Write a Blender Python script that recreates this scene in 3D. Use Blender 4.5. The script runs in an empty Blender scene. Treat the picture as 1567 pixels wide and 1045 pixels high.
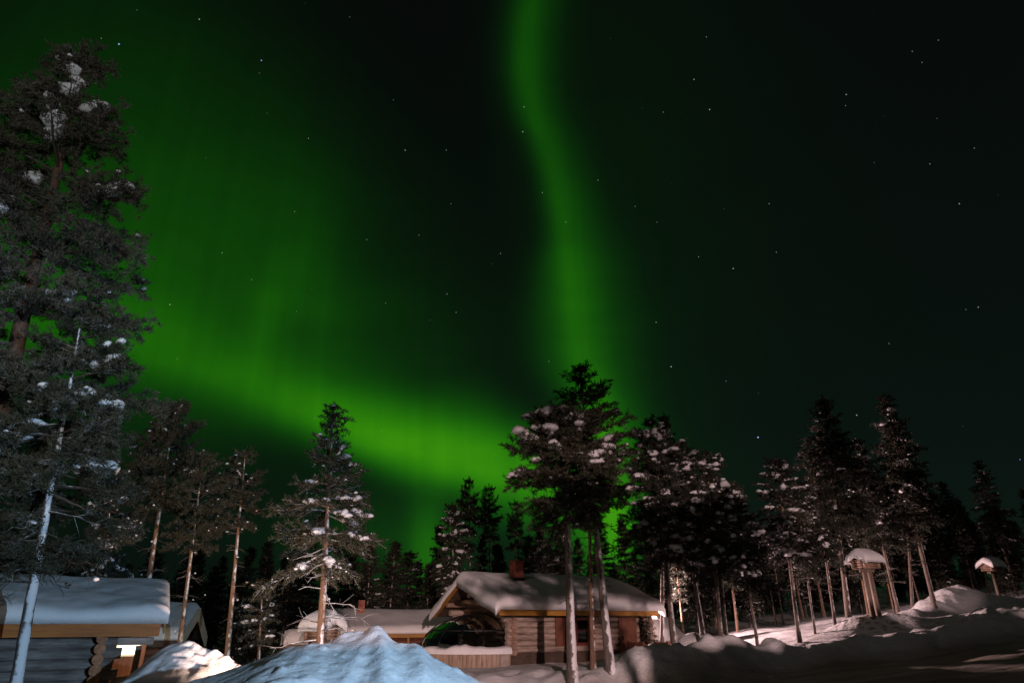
import bpy, bmesh, math, random
import numpy as np
from mathutils import Vector, Quaternion, Matrix

# ------------------------------------------------------------------ scene, camera
S = bpy.context.scene
C = S.collection
S.render.engine = 'CYCLES'
S.cycles.use_denoising = True
S.cycles.max_bounces = 5
S.cycles.transparent_max_bounces = 8
S.cycles.sample_clamp_indirect = 3.0
S.view_settings.view_transform = 'Standard'
S.view_settings.look = 'None'
S.view_settings.exposure = 0.0
S.view_settings.gamma = 1.0

F = 1000.0                      # focal length in pixels of the 1567 px wide photograph
TILT = math.atan(0.4275)
CT, ST = math.cos(TILT), math.sin(TILT)
CZ = 1.5
cam = bpy.data.cameras.new('camera')
cam.sensor_width = 36
cam.lens = F / 1567.0 * 36.0
cam.clip_start = 0.05
cam.clip_end = 6000
co = bpy.data.objects.new('camera', cam)
C.objects.link(co)
co.location = (0, 0, CZ)
co.rotation_euler = (math.pi / 2 + TILT, 0, 0)
S.camera = co


def at(px, py, Y):
    """world point at depth Y (metres north of the camera) seen at photo pixel px, py"""
    v = (522.5 - py) / F
    zr = Y * (ST + v * CT) / (CT - v * ST)
    zc = Y * CT + zr * ST
    return Vector(((px - 783.5) / F * zc, Y, CZ + zr))


def azel(px, py):
    p = at(px, py, 10.0) - Vector((0, 0, CZ))
    p.normalize()
    return math.degrees(math.atan2(p.x, p.y)), math.degrees(math.asin(p.z))


def dirv(px, py):
    p = at(px, py, 10.0) - Vector((0, 0, CZ))
    return p.normalized()


# ------------------------------------------------------------------ night sky with aurora
W = bpy.data.worlds.new('World')
S.world = W
W.use_nodes = True
wn, wl = W.node_tree.nodes, W.node_tree.links
wn.clear()
w_out = wn.new('ShaderNodeOutputWorld')
w_bg = wn.new('ShaderNodeBackground')
wl.new(w_bg.outputs[0], w_out.inputs[0])
w_co = wn.new('ShaderNodeTexCoord')
w_sep = wn.new('ShaderNodeSeparateXYZ')
wl.new(w_co.outputs['Generated'], w_sep.inputs[0])


def M(op, a, b=None, c=None, clamp=False):
    n = wn.new('ShaderNodeMath')
    n.operation = op
    n.use_clamp = clamp
    for i, v in enumerate((a, b, c)):
        if v is None:
            continue
        if isinstance(v, (int, float)):
            n.inputs[i].default_value = v
        else:
            wl.new(v, n.inputs[i])
    return n.outputs[0]


AZ = M('MULTIPLY', M('ARCTAN2', w_sep.outputs[0], w_sep.outputs[1]), 180 / math.pi)
EL = M('MULTIPLY', M('ARCSINE', w_sep.outputs[2]), 180 / math.pi)
# slow folds so that no edge is a clean curve
w_noise = wn.new('ShaderNodeTexNoise')
w_noise.inputs['Scale'].default_value = 2.2
w_noise.inputs['Detail'].default_value = 1.0
wl.new(w_co.outputs['Generated'], w_noise.inputs['Vector'])
WOB = M('MULTIPLY', M('SUBTRACT', w_noise.outputs[0], 0.5), 5.0)


def curve(x, pts, lo, hi, vlo, vhi):
    """piecewise smooth function of x (degrees) through pts"""
    n = wn.new('ShaderNodeFloatCurve')
    cm = n.mapping
    cv = cm.curves[0]
    pts = sorted(pts)
    q = [((p - lo) / (hi - lo), (v - vlo) / (vhi - vlo)) for p, v in pts]
    cv.points[0].location = q[0]
    cv.points[1].location = q[-1]
    for a in q[1:-1]:
        cv.points.new(*a)
    cm.update()
    wl.new(M('DIVIDE', M('SUBTRACT', x, lo), hi - lo, clamp=True), n.inputs['Value'])
    return M('MAXIMUM', M('MULTIPLY_ADD', n.outputs[0], vhi - vlo, vlo), vlo)


def gauss1(d, sl, sr):
    """exp(-d^2) with a different width on either side; sl, sr numbers or sockets"""
    neg = M('DIVIDE', M('MINIMUM', d, 0.0), sl)
    pos = M('DIVIDE', M('MAXIMUM', d, 0.0), sr)
    q = M('ADD', M('MULTIPLY', neg, neg), M('MULTIPLY', pos, pos))
    return M('EXPONENT', M('MULTIPLY', q, -1.0))


def blob(px, py, sx, sy, amp, shear=0.0):
    a, e = azel(px, py)
    k = 57.3 / 1000 * 0.9
    da = M('SUBTRACT', M('ADD', AZ, WOB), a)
    de = M('SUBTRACT', EL, e)
    if shear:
        da = M('MULTIPLY_ADD', de, shear, da)
    qa = M('DIVIDE', da, sx * k)
    qe = M('DIVIDE', de, sy * k)
    q = M('ADD', M('MULTIPLY', qa, qa), M('MULTIPLY', qe, qe))
    return M('MULTIPLY', M('EXPONENT', M('MULTIPLY', q, -1.0)), amp)


# the tall ribbon: its azimuth, width and strength as functions of elevation
rib = [(0, 812), (90, 803), (160, 812), (230, 838), (300, 855), (400, 870), (480, 878), (560, 890), (640, 918), (720, 935), (900, 940)]
elv = [(azel(x, y)[1], azel(x, y)[0]) for y, x in rib]
LO, HI = 0.0, 62.0
rc = curve(EL, [(0.2, azel(940, 945)[0])] + elv, LO, HI, -20, 20)
rd = M('SUBTRACT', AZ, rc)


def by_el(lst, vhi):
    return curve(EL, [(max(0.2, azel(850, y)[1]), v) for y, v in lst], LO, HI, 0, vhi)


r_int = by_el([(0, .034), (90, .038), (200, .038), (320, .046), (420, .066), (500, .084), (600, .105), (700, .13), (800, .12), (940, .02)], .3)
r_wl = by_el([(0, 2.6), (200, 2.0), (330, 1.7), (420, 2.6), (520, 3.2), (620, 2.4), (940, 3.0)], 10)
r_wr = by_el([(0, 3.6), (200, 3.0), (330, 3.2), (420, 3.8), (520, 3.9), (620, 3.2), (940, 2.6)], 10)
ribbon = M('MULTIPLY', M('MULTIPLY', gauss1(rd, r_wl, r_wr), r_int), 0.84)
core = M('MULTIPLY', M('MULTIPLY', gauss1(rd, 1.3, 1.6), r_int), 0.45)
halo = M('MULTIPLY', M('MULTIPLY', gauss1(rd, 4.0, 6.5), r_int), 0.10)

# the low arc: its elevation, width and strength as functions of azimuth
arc = [(-200, 430), (0, 470), (160, 512), (250, 540), (350, 577), (450, 618), (550, 662), (640, 692), (720, 712), (800, 735), (900, 765), (1000, 800), (1100, 830)]
azv = [azel(x, y) for x, y in arc]
ac = curve(AZ, azv, -60, 30, 0, 40)
ad = M('SUBTRACT', M('ADD', EL, M('MULTIPLY', WOB, 0.35)), ac)


def by_az(lst, vhi):
    return curve(AZ, [(azel(x, 700)[0], v) for x, v in lst], -60, 30, 0, vhi)


a_int = by_az([(-200, .03), (0, .06), (160, .060), (300, .070), (420, .102), (540, .19), (620, .25), (700, .265), (780, .235), (860, .20), (930, .13), (975, .05), (1030, .0), (1200, 0)], .3)
a_lo = by_az([(-200, 3.4), (160, 2.6), (350, 2.1), (500, 2.0), (620, 2.2), (720, 2.6), (850, 3.2), (1000, 3.5)], 10)
a_hi = by_az([(-200, 5.5), (160, 4.2), (350, 3.0), (500, 3.1), (620, 3.4), (720, 3.8), (850, 3.2), (1000, 3)], 10)
low_arc = M('MULTIPLY', gauss1(ad, a_lo, a_hi), a_int)

glow = blob(300, 400, 290, 230, .029)
glow = M('ADD', glow, blob(560, 560, 250, 130, .010))
glow = M('ADD', glow, blob(300, 420, 230, 180, .016))
glow = M('ADD', glow, blob(470, 540, 170, 120, .009))
glow = M('ADD', glow, blob(425, 480, 42, 85, .034, -0.2))
glow = M('ADD', glow, blob(500, 440, 60, 130, .016, 0.35))
glow = M('ADD', glow, blob(640, 850, 30, 75, .10))
glow = M('ADD', glow, blob(600, 830, 140, 70, .030))
glow = M('ADD', glow, blob(100, 250, 250, 300, .012))
glow = M('ADD', glow, blob(1000, 350, 260, 500, .0035))

w_ray = wn.new('ShaderNodeTexNoise')
w_ray.noise_dimensions = '1D'
w_ray.inputs['Scale'].default_value = 0.55
w_ray.inputs['Detail'].default_value = 2.0
wl.new(M('ADD', AZ, M('MULTIPLY', WOB, 0.6)), w_ray.inputs['W'])
w_pat = wn.new('ShaderNodeTexNoise')
w_pat.inputs['Scale'].default_value = 5.5
w_pat.inputs['Detail'].default_value = 3.0
w_pm = wn.new('ShaderNodeMapping')
w_pm.inputs['Rotation'].default_value = (0.0, math.radians(32), 0.0)
w_pm.inputs['Scale'].default_value = (.8, 1.0, 2.0)
wl.new(w_co.outputs['Generated'], w_pm.inputs['Vector'])
wl.new(w_pm.outputs[0], w_pat.inputs['Vector'])
RAY = M('MULTIPLY', M('MULTIPLY_ADD', w_ray.outputs[0], 0.30, 0.85), M('MULTIPLY_ADD', w_pat.outputs[0], 0.9, 0.55))
aur = M('MULTIPLY', M('ADD', M('ADD', M('ADD', ribbon, core), halo), M('ADD', low_arc, glow)), RAY)


def scale_col(col, fac):
    n = wn.new('ShaderNodeVectorMath')
    n.operation = 'SCALE'
    n.inputs[0].default_value = col
    if isinstance(fac, (int, float)):
        n.inputs['Scale'].default_value = fac
    else:
        wl.new(fac, n.inputs['Scale'])
    return n.outputs[0]


def vadd(a, b):
    n = wn.new('ShaderNodeVectorMath')
    n.operation = 'ADD'
    wl.new(a, n.inputs[0])
    wl.new(b, n.inputs[1])
    return n.outputs[0]


aur2 = M('MULTIPLY', aur, aur)
sky = vadd(scale_col((0.036, 1.0, 0.0), aur), scale_col((0.42, 0.0, 0.0), aur2))
# faint teal night air, a little stronger towards the horizon and the right
hz = M('EXPONENT', M('MULTIPLY', M('MAXIMUM', EL, 0.0), -1 / 16.0))
rt = M('MULTIPLY_ADD', AZ, 1 / 60.0, 0.5, clamp=True)
base = M('ADD', M('MULTIPLY', hz, M('MULTIPLY_ADD', rt, .0035, .0030)), M('MULTIPLY_ADD', rt, .0008, .0008))
sky = vadd(sky, scale_col((0.40, 1.15, 0.80), base))
sky = vadd(sky, scale_col((1.0, 0.95, 1.05), .0013))

# stars: many faint ones from cells, the bright ones at their own places
w_vor = wn.new('ShaderNodeTexVoronoi')
w_vor.inputs['Scale'].default_value = 42.0
wl.new(w_co.outputs['Generated'], w_vor.inputs['Vector'])
w_vs = wn.new('ShaderNodeSeparateColor')
wl.new(w_vor.outputs['Color'], w_vs.inputs[0])
faint = M('MULTIPLY', M('LESS_THAN', w_vor.outputs['Distance'], .034), M('POWER', w_vs.outputs[0], 5.0))
sky = vadd(sky, scale_col((.9, 1.0, .95), M('MULTIPLY', faint, .11)))
STARS = [(182, 68, 3.2, 1), (305, 30, 1.6, 0), (400, 93, 2.4, 1), (472, 212, .9, 0), (620, 230, 1.4, 0), (683, 230, .6, 0), (800, 202, 1.6, 0),
         (802, 164, 1.2, 0), (260, 466, 1.4, 0), (340, 387, .8, 0), (684, 450, 1.0, 0), (698, 478, .9, 0), (766, 388, .9, 0), (1062, 122, 1.3, 0),
         (1086, 168, 1.6, 0), (1295, 145, 1.3, 0), (1122, 411, 1.8, 0), (1027, 561, 2.0, 0), (1160, 669, 4.0, 1), (1111, 583, .9, 1),
         (1468, 312, 1.3, 0), (1423, 251, .7, 0), (1497, 470, 1.1, 0), (1004, 493, 1.2, 0), (1188, 386, .8, 0), (1069, 393, .9, 0),
         (1177, 312, .8, 0), (1015, 172, .6, 0), (915, 276, .8, 0), (830, 295, .9, 0), (866, 340, .8, 0), (802, 662, 1.7, 0), (840, 553, .6, 0),
         (1311, 635, 1.6, 0), (1436, 62, .5, 0), (1396, 79, .5, 0), (1411, 96, .4, 0), (1491, 227, .5, 0), (1561, 703, 1.1, 1), (1081, 57, .7, 0),
         (451, 324, .6, 0), (385, 428, .5, 0), (641, 360, .6, 0), (690, 312, .5, 0), (590, 464, .5, 0), (1294, 162, .4, 0), (155, 59, .5, 0), (972, 316, .5, 0)]
stw, stb = None, None
for x, y, a, bl in STARS:
    d = wn.new('ShaderNodeVectorMath')
    d.operation = 'DISTANCE'
    wl.new(w_co.outputs['Generated'], d.inputs[0])
    d.inputs[1].default_value = dirv(x, y)
    r = .00062 + .00017 * min(a, 4)
    k = M('MULTIPLY_ADD', d.outputs['Value'], -1.0 / r, 1.0, clamp=True)
    k = M('MULTIPLY', k, .22 + .26 * a)
    if bl:
        stb = k if stb is None else M('ADD', stb, k)
    else:
        stw = k if stw is None else M('ADD', stw, k)
sky = vadd(sky, scale_col((.95, 1.0, .95), stw))
sky = vadd(sky, scale_col((.45, .65, 1.35), stb))
wl.new(sky, w_bg.inputs['Color'])
w_bg.inputs['Strength'].default_value = 1.0
W.cycles.sampling_method = 'MANUAL'
W.cycles.sample_map_resolution = 512


# ------------------------------------------------------------------ yard lamps (all outside the frame or behind the heap), added dim fill sun
def lamp(name, kind, loc, target, energy, color, size, cone=None, blend=.3):
    L = bpy.data.lights.new(name, kind)
    L.energy = energy
    L.color = color
    L.shadow_soft_size = size
    if kind == 'SPOT':
        L.spot_size = math.radians(cone)
        L.spot_blend = blend
    o = bpy.data.objects.new(name, L)
    C.objects.link(o)
    o.location = loc
    if target is not None:
        d = Vector(target) - Vector(loc)
        o.rotation_euler = d.to_track_quat('-Z', 'Y').to_euler()
    return o


yl = lamp('yard_floodlight', 'SPOT', (7.0, -27.0, 6.5), (4.6, 26.0, 1.2), 64000, (1.0, .66, .63), .10, 35, .9)
yl.scale = (1.0, .46, 1.0)
lamp('parking_floodlight', 'SPOT', (6.0, -.6, 2.5), (-8.4, 13.0, 1.8), 6900, (.47, .71, 1.0), .05, 52, .6)
lamp('entrance_floodlight', 'SPOT', (2.0, -8.5, 4.6), (-13.0, 13.0, 9.6), 6500, (1.0, .97, .97), .08, 40, .6)
lamp('garden_lamp_light', 'SPOT', (-3.3, 11.9, .14), (-7.0, 17.2, .5), 2700, (1.0, .66, .52), .06, 92, .8)
lamp('porch_ceiling_light', 'POINT', (-8.55, 18.3, .95), None, 70, (1.0, .74, .45), .05)
lamp('porch_lamp_light', 'SPOT', (3.85, 30.9, 2.0), (11.5, 27.5, .9), 12000, (1.0, .64, .62), .08, 95, .5)

fill_sun = lamp('shadow_fill', 'SUN', (0, 0, 60), None, .045, (1.0, .88, .80), 0)  # dim fill sun added to lift the shadows above black
fill_sun.data.angle = math.radians(12)
fill_sun.rotation_euler = (math.radians(52), 0, math.radians(-28))

# ------------------------------------------------------------------ small tools
rng = np.random.default_rng(7)
random.seed(7)


def hash2(ix, iy, seed):
    h = (ix.astype(np.int64) * 374761393 + iy.astype(np.int64) * 668265263 + seed * 1274126177) & 0xffffffff
    h = ((h ^ (h >> 13)) * 1274126177) & 0xffffffff
    return ((h ^ (h >> 16)) & 0xffff) / 65535.0


def vnoise(x, y, seed=0):
    x = np.asarray(x, float)
    y = np.asarray(y, float)
    ix, iy = np.floor(x), np.floor(y)
    fx, fy = x - ix, y - iy
    fx = fx * fx * (3 - 2 * fx)
    fy = fy * fy * (3 - 2 * fy)
    a = hash2(ix, iy, seed)
    b = hash2(ix + 1, iy, seed)
    c = hash2(ix, iy + 1, seed)
    d = hash2(ix + 1, iy + 1, seed)
    return (a * (1 - fx) + b * fx) * (1 - fy) + (c * (1 - fx) + d * fx) * fy - .5


def fbm(x, y, seed=0, octaves=4):
    s, a = 0, 1.0
    for i in range(octaves):
        s = s + a * vnoise(x * 2 ** i, y * 2 ** i, seed + i * 17)
        a *= .5
    return s


def sstep(a, b, x):
    t = np.clip((x - a) / (b - a), 0, 1)
    return t * t * (3 - 2 * t)


def link(o, parent=None):
    C.objects.link(o)
    if parent is not None:
        o.parent = parent
    return o


def tag(o, label=None, cat=None, group=None, kind=None):
    if label:
        o['label'] = label
    if cat:
        o['category'] = cat
    if group:
        o['group'] = group
    if kind:
        o['kind'] = kind
    return o


def empty(name, loc, label, cat, rot=0.0, group=None):
    o = bpy.data.objects.new(name, None)
    o.empty_display_size = .3
    C.objects.link(o)
    o.location = loc
    o.rotation_euler = (0, 0, rot)
    return tag(o, label, cat, group)


def mesh_np(name, V, Fs, mat, smooth=False):
    """mesh from vertex array and a face array of one arity"""
    V = np.asarray(V, np.float32)
    Fs = np.asarray(Fs, np.int32)
    me = bpy.data.meshes.new(name)
    n, k = Fs.shape
    me.vertices.add(len(V))
    me.vertices.foreach_set('co', V.ravel())
    me.loops.add(n * k)
    me.loops.foreach_set('vertex_index', Fs.ravel())
    me.polygons.add(n)
    me.polygons.foreach_set('loop_start', np.arange(0, n * k, k, dtype=np.int32))
    me.polygons.foreach_set('loop_total', np.full(n, k, np.int32))
    if smooth:
        me.polygons.foreach_set('use_smooth', np.ones(n, bool))
    me.update(calc_edges=True)
    me.validate()
    if mat:
        me.materials.append(mat)
    return me


class MB:
    """collects boxes, tubes and prisms, then links them as one mesh object"""

    def __init__(self):
        self.bm = bmesh.new()

    def box(self, x0, x1, y0, y1, z0, z1, m=None, bev=0.0):
        vs = [self.bm.verts.new(p) for p in ((x0, y0, z0), (x1, y0, z0), (x1, y1, z0), (x0, y1, z0), (x0, y0, z1), (x1, y0, z1), (x1, y1, z1), (x0, y1, z1))]
        fs = [self.bm.faces.new([vs[i] for i in f]) for f in ((3, 2, 1, 0), (4, 5, 6, 7), (0, 1, 5, 4), (1, 2, 6, 5), (2, 3, 7, 6), (3, 0, 4, 7))]
        if m is not None:
            bmesh.ops.transform(self.bm, matrix=m, verts=vs)
        if bev:
            es = list({e for f in fs for e in f.edges})
            bmesh.ops.bevel(self.bm, geom=es, offset=bev, segments=2, affect='EDGES', profile=.5)
        return self

    def bar(self, a, b, w, h, up=(0, 0, 1), bev=0.0):
        a, b = Vector(a), Vector(b)
        d = b - a
        L = d.length
        z = d.normalized()
        x = Vector(up).cross(z)
        if x.length < 1e-4:
            x = Vector((1, 0, 0)).cross(z)
        x.normalize()
        y = z.cross(x)
        m = Matrix((x, y, z)).transposed().to_4x4()
        m.translation = a
        return self.box(-w / 2, w / 2, -h / 2, h / 2, 0, L, m, bev)

    def tube(self, pts, rad, n=10, cap=True, smooth=True, jit=0.0):
        pts = [Vector(p) for p in pts]
        if not hasattr(rad, '__len__'):
            rad = [rad] * len(pts)
        rings = []
        ref = None
        for i, p in enumerate(pts):
            d = (pts[min(i + 1, len(pts) - 1)] - pts[max(i - 1, 0)]).normalized()
            if ref is None:
                ref = Vector((0, 0, 1)) if abs(d.z) < .9 else Vector((1, 0, 0))
            x = ref.cross(d).normalized()
            y = d.cross(x)
            ref = y
            ring = []
            for k in range(n):
                a = 2 * math.pi * k / n
                r = rad[i] * (1 + random.uniform(-jit, jit))
                ring.append(self.bm.verts.new(p + (x * math.cos(a) + y * math.sin(a)) * r))
            ref = Vector((0, 0, 1)) if abs(d.z) < .9 else Vector((1, 0, 0))
            rings.append(ring)
        for r0, r1 in zip(rings, rings[1:]):
            for k in range(n):
                f = self.bm.faces.new((r0[k], r0[(k + 1) % n], r1[(k + 1) % n], r1[k]))
                f.smooth = smooth
        if cap:
            self.bm.faces.new(list(reversed(rings[0])))
            self.bm.faces.new(rings[-1])
        return self

    def prism(self, poly, x0, x1):
        """polygon in y, z pulled along x"""
        a = [self.bm.verts.new((x0, p[0], p[1])) for p in poly]
        b = [self.bm.verts.new((x1, p[0], p[1])) for p in poly]
        n = len(poly)
        self.bm.faces.new(a)
        self.bm.faces.new(list(reversed(b)))
        for i in range(n):
            self.bm.faces.new((a[(i + 1) % n], a[i], b[i], b[(i + 1) % n]))
        return self

    def build(self, name, mat, parent=None):
        bmesh.ops.recalc_face_normals(self.bm, faces=self.bm.faces)
        me = bpy.data.meshes.new(name)
        self.bm.to_mesh(me)
        self.bm.free()
        me.materials.append(mat)
        return link(bpy.data.objects.new(name, me), parent)


# ------------------------------------------------------------------ materials
def new_mat(name):
    m = bpy.data.materials.new(name)
    m.use_nodes = True
    nt = m.node_tree
    b = nt.nodes['Principled BSDF']
    return m, nt, b


def nd(nt, kind, **kw):
    n = nt.nodes.new(kind)
    for k, v in kw.items():
        if k in n.inputs:
            n.inputs[k].default_value = v
        else:
            setattr(n, k, v)
    return n


def noise(nt, vec, scale, detail=4, rough=.6):
    n = nd(nt, 'ShaderNodeTexNoise')
    n.inputs['Scale'].default_value = scale
    n.inputs['Detail'].default_value = detail
    n.inputs['Roughness'].default_value = rough
    if vec is not None:
        nt.links.new(vec, n.inputs['Vector'])
    return n.outputs[0]


def ramp(nt, fac, stops):
    r = nd(nt, 'ShaderNodeValToRGB')
    e = r.color_ramp.elements
    e[0].position, e[0].color = stops[0][0], (*stops[0][1], 1)
    e[1].position, e[1].color = stops[-1][0], (*stops[-1][1], 1)
    for p, c in stops[1:-1]:
        q = e.new(p)
        q.color = (*c, 1)
    nt.links.new(fac, r.inputs[0])
    return r.outputs[0]


def mixc(nt, fac, a, b):
    m = nd(nt, 'ShaderNodeMix', data_type='RGBA')
    for i, v in ((0, fac), (6, a), (7, b)):
        if isinstance(v, (int, float)):
            m.inputs[i].default_value = v
        elif isinstance(v, tuple):
            m.inputs[i].default_value = (*v, 1)
        else:
            nt.links.new(v, m.inputs[i])
    return m.outputs[2]


def math_n(nt, op, a, b=0.0, clamp=False):
    n = nd(nt, 'ShaderNodeMath', operation=op, use_clamp=clamp)
    for i, v in ((0, a), (1, b)):
        if isinstance(v, (int, float)):
            n.inputs[i].default_value = v
        else:
            nt.links.new(v, n.inputs[i])
    return n.outputs[0]


def bump(nt, b, h, strength=.5, dist=.03):
    n = nd(nt, 'ShaderNodeBump')
    n.inputs['Strength'].default_value = strength
    n.inputs['Distance'].default_value = dist
    nt.links.new(h, n.inputs['Height'])
    nt.links.new(n.outputs[0], b.inputs['Normal'])


def objco(nt):
    return nd(nt, 'ShaderNodeTexCoord').outputs['Object']


def snow_mat(name, road=False, rough_scale=1.0, bump_d=.05):
    m, nt, b = new_mat(name)
    c = objco(nt)
    big = noise(nt, c, 1.3 * rough_scale, 5)
    fine = noise(nt, c, 14 * rough_scale, 6, .65)
    col = ramp(nt, big, [(.3, (.74, .77, .80)), (.6, (.84, .85, .86))])
    h = math_n(nt, 'ADD', math_n(nt, 'MULTIPLY', big, .6), math_n(nt, 'MULTIPLY', fine, .4))
    if road:
        at_ = nd(nt, 'ShaderNodeAttribute', attribute_name='road')
        sp = nd(nt, 'ShaderNodeSeparateXYZ')
        nt.links.new(c, sp.inputs[0])
        mp = nd(nt, 'ShaderNodeMapping')
        mp.inputs['Rotation'].default_value = (0, 0, math.radians(-14))
        mp.inputs['Scale'].default_value = (.12, 2.6, 1)
        nt.links.new(c, mp.inputs['Vector'])
        tr = noise(nt, mp.outputs[0], 1.0, 5, .6)
        dirt = noise(nt, c, .35, 5, .6)
        dcol = ramp(nt, math_n(nt, 'ADD', math_n(nt, 'MULTIPLY', tr, .55), math_n(nt, 'MULTIPLY', dirt, .5)),
                    [(.36, (.22, .19, .16)), (.52, (.40, .36, .31)), (.66, (.62, .60, .57))])
        col = mixc(nt, at_.outputs['Fac'], col, dcol)
        dr = nd(nt, 'ShaderNodeAttribute', attribute_name='litter')
        lit = math_n(nt, 'MULTIPLY', math_n(nt, 'GREATER_THAN', noise(nt, c, 5, 6, .7), .55), dr.outputs['Fac'])
        col = mixc(nt, math_n(nt, 'MULTIPLY', lit, .7), col, (.10, .075, .05))
        h = math_n(nt, 'ADD', h, math_n(nt, 'MULTIPLY', math_n(nt, 'MULTIPLY', tr, at_.outputs['Fac']), 1.3))
    nt.links.new(col, b.inputs['Base Color'])
    b.inputs['Roughness'].default_value = .62
    b.inputs['Specular IOR Level'].default_value = .25
    bump(nt, b, h, .7, bump_d)
    return m


def wood_mat(name, cols, scale=(3, 3, 30), rough=.75, bumpd=.02):
    """grain runs along local x unless the scale says otherwise"""
    m, nt, b = new_mat(name)
    mp = nd(nt, 'ShaderNodeMapping')
    mp.inputs['Scale'].default_value = scale
    nt.links.new(objco(nt), mp.inputs['Vector'])
    g = noise(nt, mp.outputs[0], 1.0, 6, .65)
    bl = noise(nt, objco(nt), 1.7, 4)
    f = math_n(nt, 'ADD', math_n(nt, 'MULTIPLY', g, .7), math_n(nt, 'MULTIPLY', bl, .35))
    nt.links.new(ramp(nt, f, [(.36, cols[0]), (.52, cols[1]), (.68, cols[2])]), b.inputs['Base Color'])
    b.inputs['Roughness'].default_value = rough
    bump(nt, b, g, .5, bumpd)
    return m


def plain_mat(name, col, rough=.6, metal=0.0, vary=.25, scale=6):
    m, nt, b = new_mat(name)
    n = noise(nt, objco(nt), scale, 5)
    lo = tuple(c * (1 - vary) for c in col)
    hi = tuple(min(1, c * (1 + vary)) for c in col)
    nt.links.new(ramp(nt, n, [(.3, lo), (.7, hi)]), b.inputs['Base Color'])
    b.inputs['Roughness'].default_value = rough
    b.inputs['Metallic'].default_value = metal
    bump(nt, b, n, .3, .01)
    return m


def bark_mat(name, low, high, snow=.5, side=(.8, -.55, .15)):
    """bark, paler and redder upwards, wind-driven snow stuck to one side"""
    m, nt, b = new_mat(name)
    c = objco(nt)
    mp = nd(nt, 'ShaderNodeMapping')
    mp.inputs['Scale'].default_value = (9, 9, 2.2)
    nt.links.new(c, mp.inputs['Vector'])
    g = noise(nt, mp.outputs[0], 1.4, 6, .7)
    sp = nd(nt, 'ShaderNodeSeparateXYZ')
    nt.links.new(c, sp.inputs[0])
    hgt = math_n(nt, 'MULTIPLY', sp.outputs[2], .14, clamp=True)
    lowc = ramp(nt, g, [(.35, tuple(v * .45 for v in low)), (.62, low)])
    highc = ramp(nt, g, [(.35, tuple(v * .5 for v in high)), (.62, high)])
    col = mixc(nt, hgt, lowc, highc)
    if snow > 0:
        ge = nd(nt, 'ShaderNodeNewGeometry')
        dt = nd(nt, 'ShaderNodeVectorMath', operation='DOT_PRODUCT')
        nt.links.new(ge.outputs['Normal'], dt.inputs[0])
        dt.inputs[1].default_value = Vector(side).normalized()
        sn = noise(nt, c, 3.2, 5, .65)
        f = math_n(nt, 'ADD', math_n(nt, 'MULTIPLY', dt.outputs['Value'], .42), math_n(nt, 'SUBTRACT', sn, 1.02 - snow))
        f = math_n(nt, 'MULTIPLY', f, 9.0, clamp=True)
        col = mixc(nt, f, col, (.78, .80, .83))
    nt.links.new(col, b.inputs['Base Color'])
    b.inputs['Roughness'].default_value = .85
    bump(nt, b, g, .8, .03)
    return m


def needle_mat(name, a, c2, frost=.5):
    m, nt, b = new_mat(name)
    n = noise(nt, objco(nt), 1.6, 4)
    n2 = noise(nt, objco(nt), 11, 3)
    f = math_n(nt, 'ADD', math_n(nt, 'MULTIPLY', n, .6), math_n(nt, 'MULTIPLY', n2, .4))
    col = ramp(nt, f, [(.36, a), (.62, c2)])
    ge = nd(nt, 'ShaderNodeNewGeometry')
    sp = nd(nt, 'ShaderNodeSeparateXYZ')
    nt.links.new(ge.outputs['Normal'], sp.inputs[0])
    up = math_n(nt, 'GREATER_THAN', math_n(nt, 'ABSOLUTE', sp.outputs[2]), .55)
    pt = math_n(nt, 'MULTIPLY', math_n(nt, 'SUBTRACT', noise(nt, objco(nt), 2.6, 4, .65), .53), 7.0, clamp=True)
    col = mixc(nt, math_n(nt, 'MULTIPLY', math_n(nt, 'MULTIPLY', up, pt), frost), col, (.62, .64, .67))
    nt.links.new(col, b.inputs['Base Color'])
    b.inputs['Roughness'].default_value = .65
    b.inputs['Specular IOR Level'].default_value = .2
    return m


def glass_mat(name, tint=(.25, .3, .28)):
    m = bpy.data.materials.new(name)
    m.use_nodes = True
    nt = m.node_tree
    nt.nodes.clear()
    out = nd(nt, 'ShaderNodeOutputMaterial')
    tr = nd(nt, 'ShaderNodeBsdfTransparent')
    tr.inputs[0].default_value = (*tint, 1)
    gl = nd(nt, 'ShaderNodeBsdfGlossy')
    gl.inputs['Roughness'].default_value = .04
    gl.inputs['Color'].default_value = (.9, .95, .93, 1)
    fr = nd(nt, 'ShaderNodeFresnel')
    fr.inputs[0].default_value = 1.42
    mx = nd(nt, 'ShaderNodeMixShader')
    nt.links.new(fr.outputs[0], mx.inputs[0])
    nt.links.new(tr.outputs[0], mx.inputs[1])
    nt.links.new(gl.outputs[0], mx.inputs[2])
    nt.links.new(mx.outputs[0], out.inputs[0])
    return m


M_GROUND = snow_mat('snow_ground', True, 1.0, .15)
M_SNOW = snow_mat('fresh_snow', False, 1.0, .03)
M_PILE = snow_mat('ploughed_snow', False, 2.0, .05)
M_TSNOW = snow_mat('tree_snow', False, 3.0, .02)
M_LOG = wood_mat('grey_logs', [(.13, .098, .08), (.31, .24, .195), (.50, .40, .335)], (2.0, 16, 16))
M_LOGD = wood_mat('old_grey_logs', [(.07, .06, .055), (.17, .15, .135), (.30, .27, .25)], (2.0, 16, 16))
M_LOGB = wood_mat('brown_logs', [(.11, .065, .045), (.26, .165, .115), (.40, .28, .21)], (2.0, 16, 16))
M_END = wood_mat('log_ends', [(.18, .075, .035), (.38, .17, .085), (.52, .27, .14)], (14, 14, 14))
M_FASCIA = wood_mat('yellow_boards', [(.22, .10, .012), (.34, .16, .02), (.44, .22, .035)], (1.2, 20, 20), .6, .006)
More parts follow.
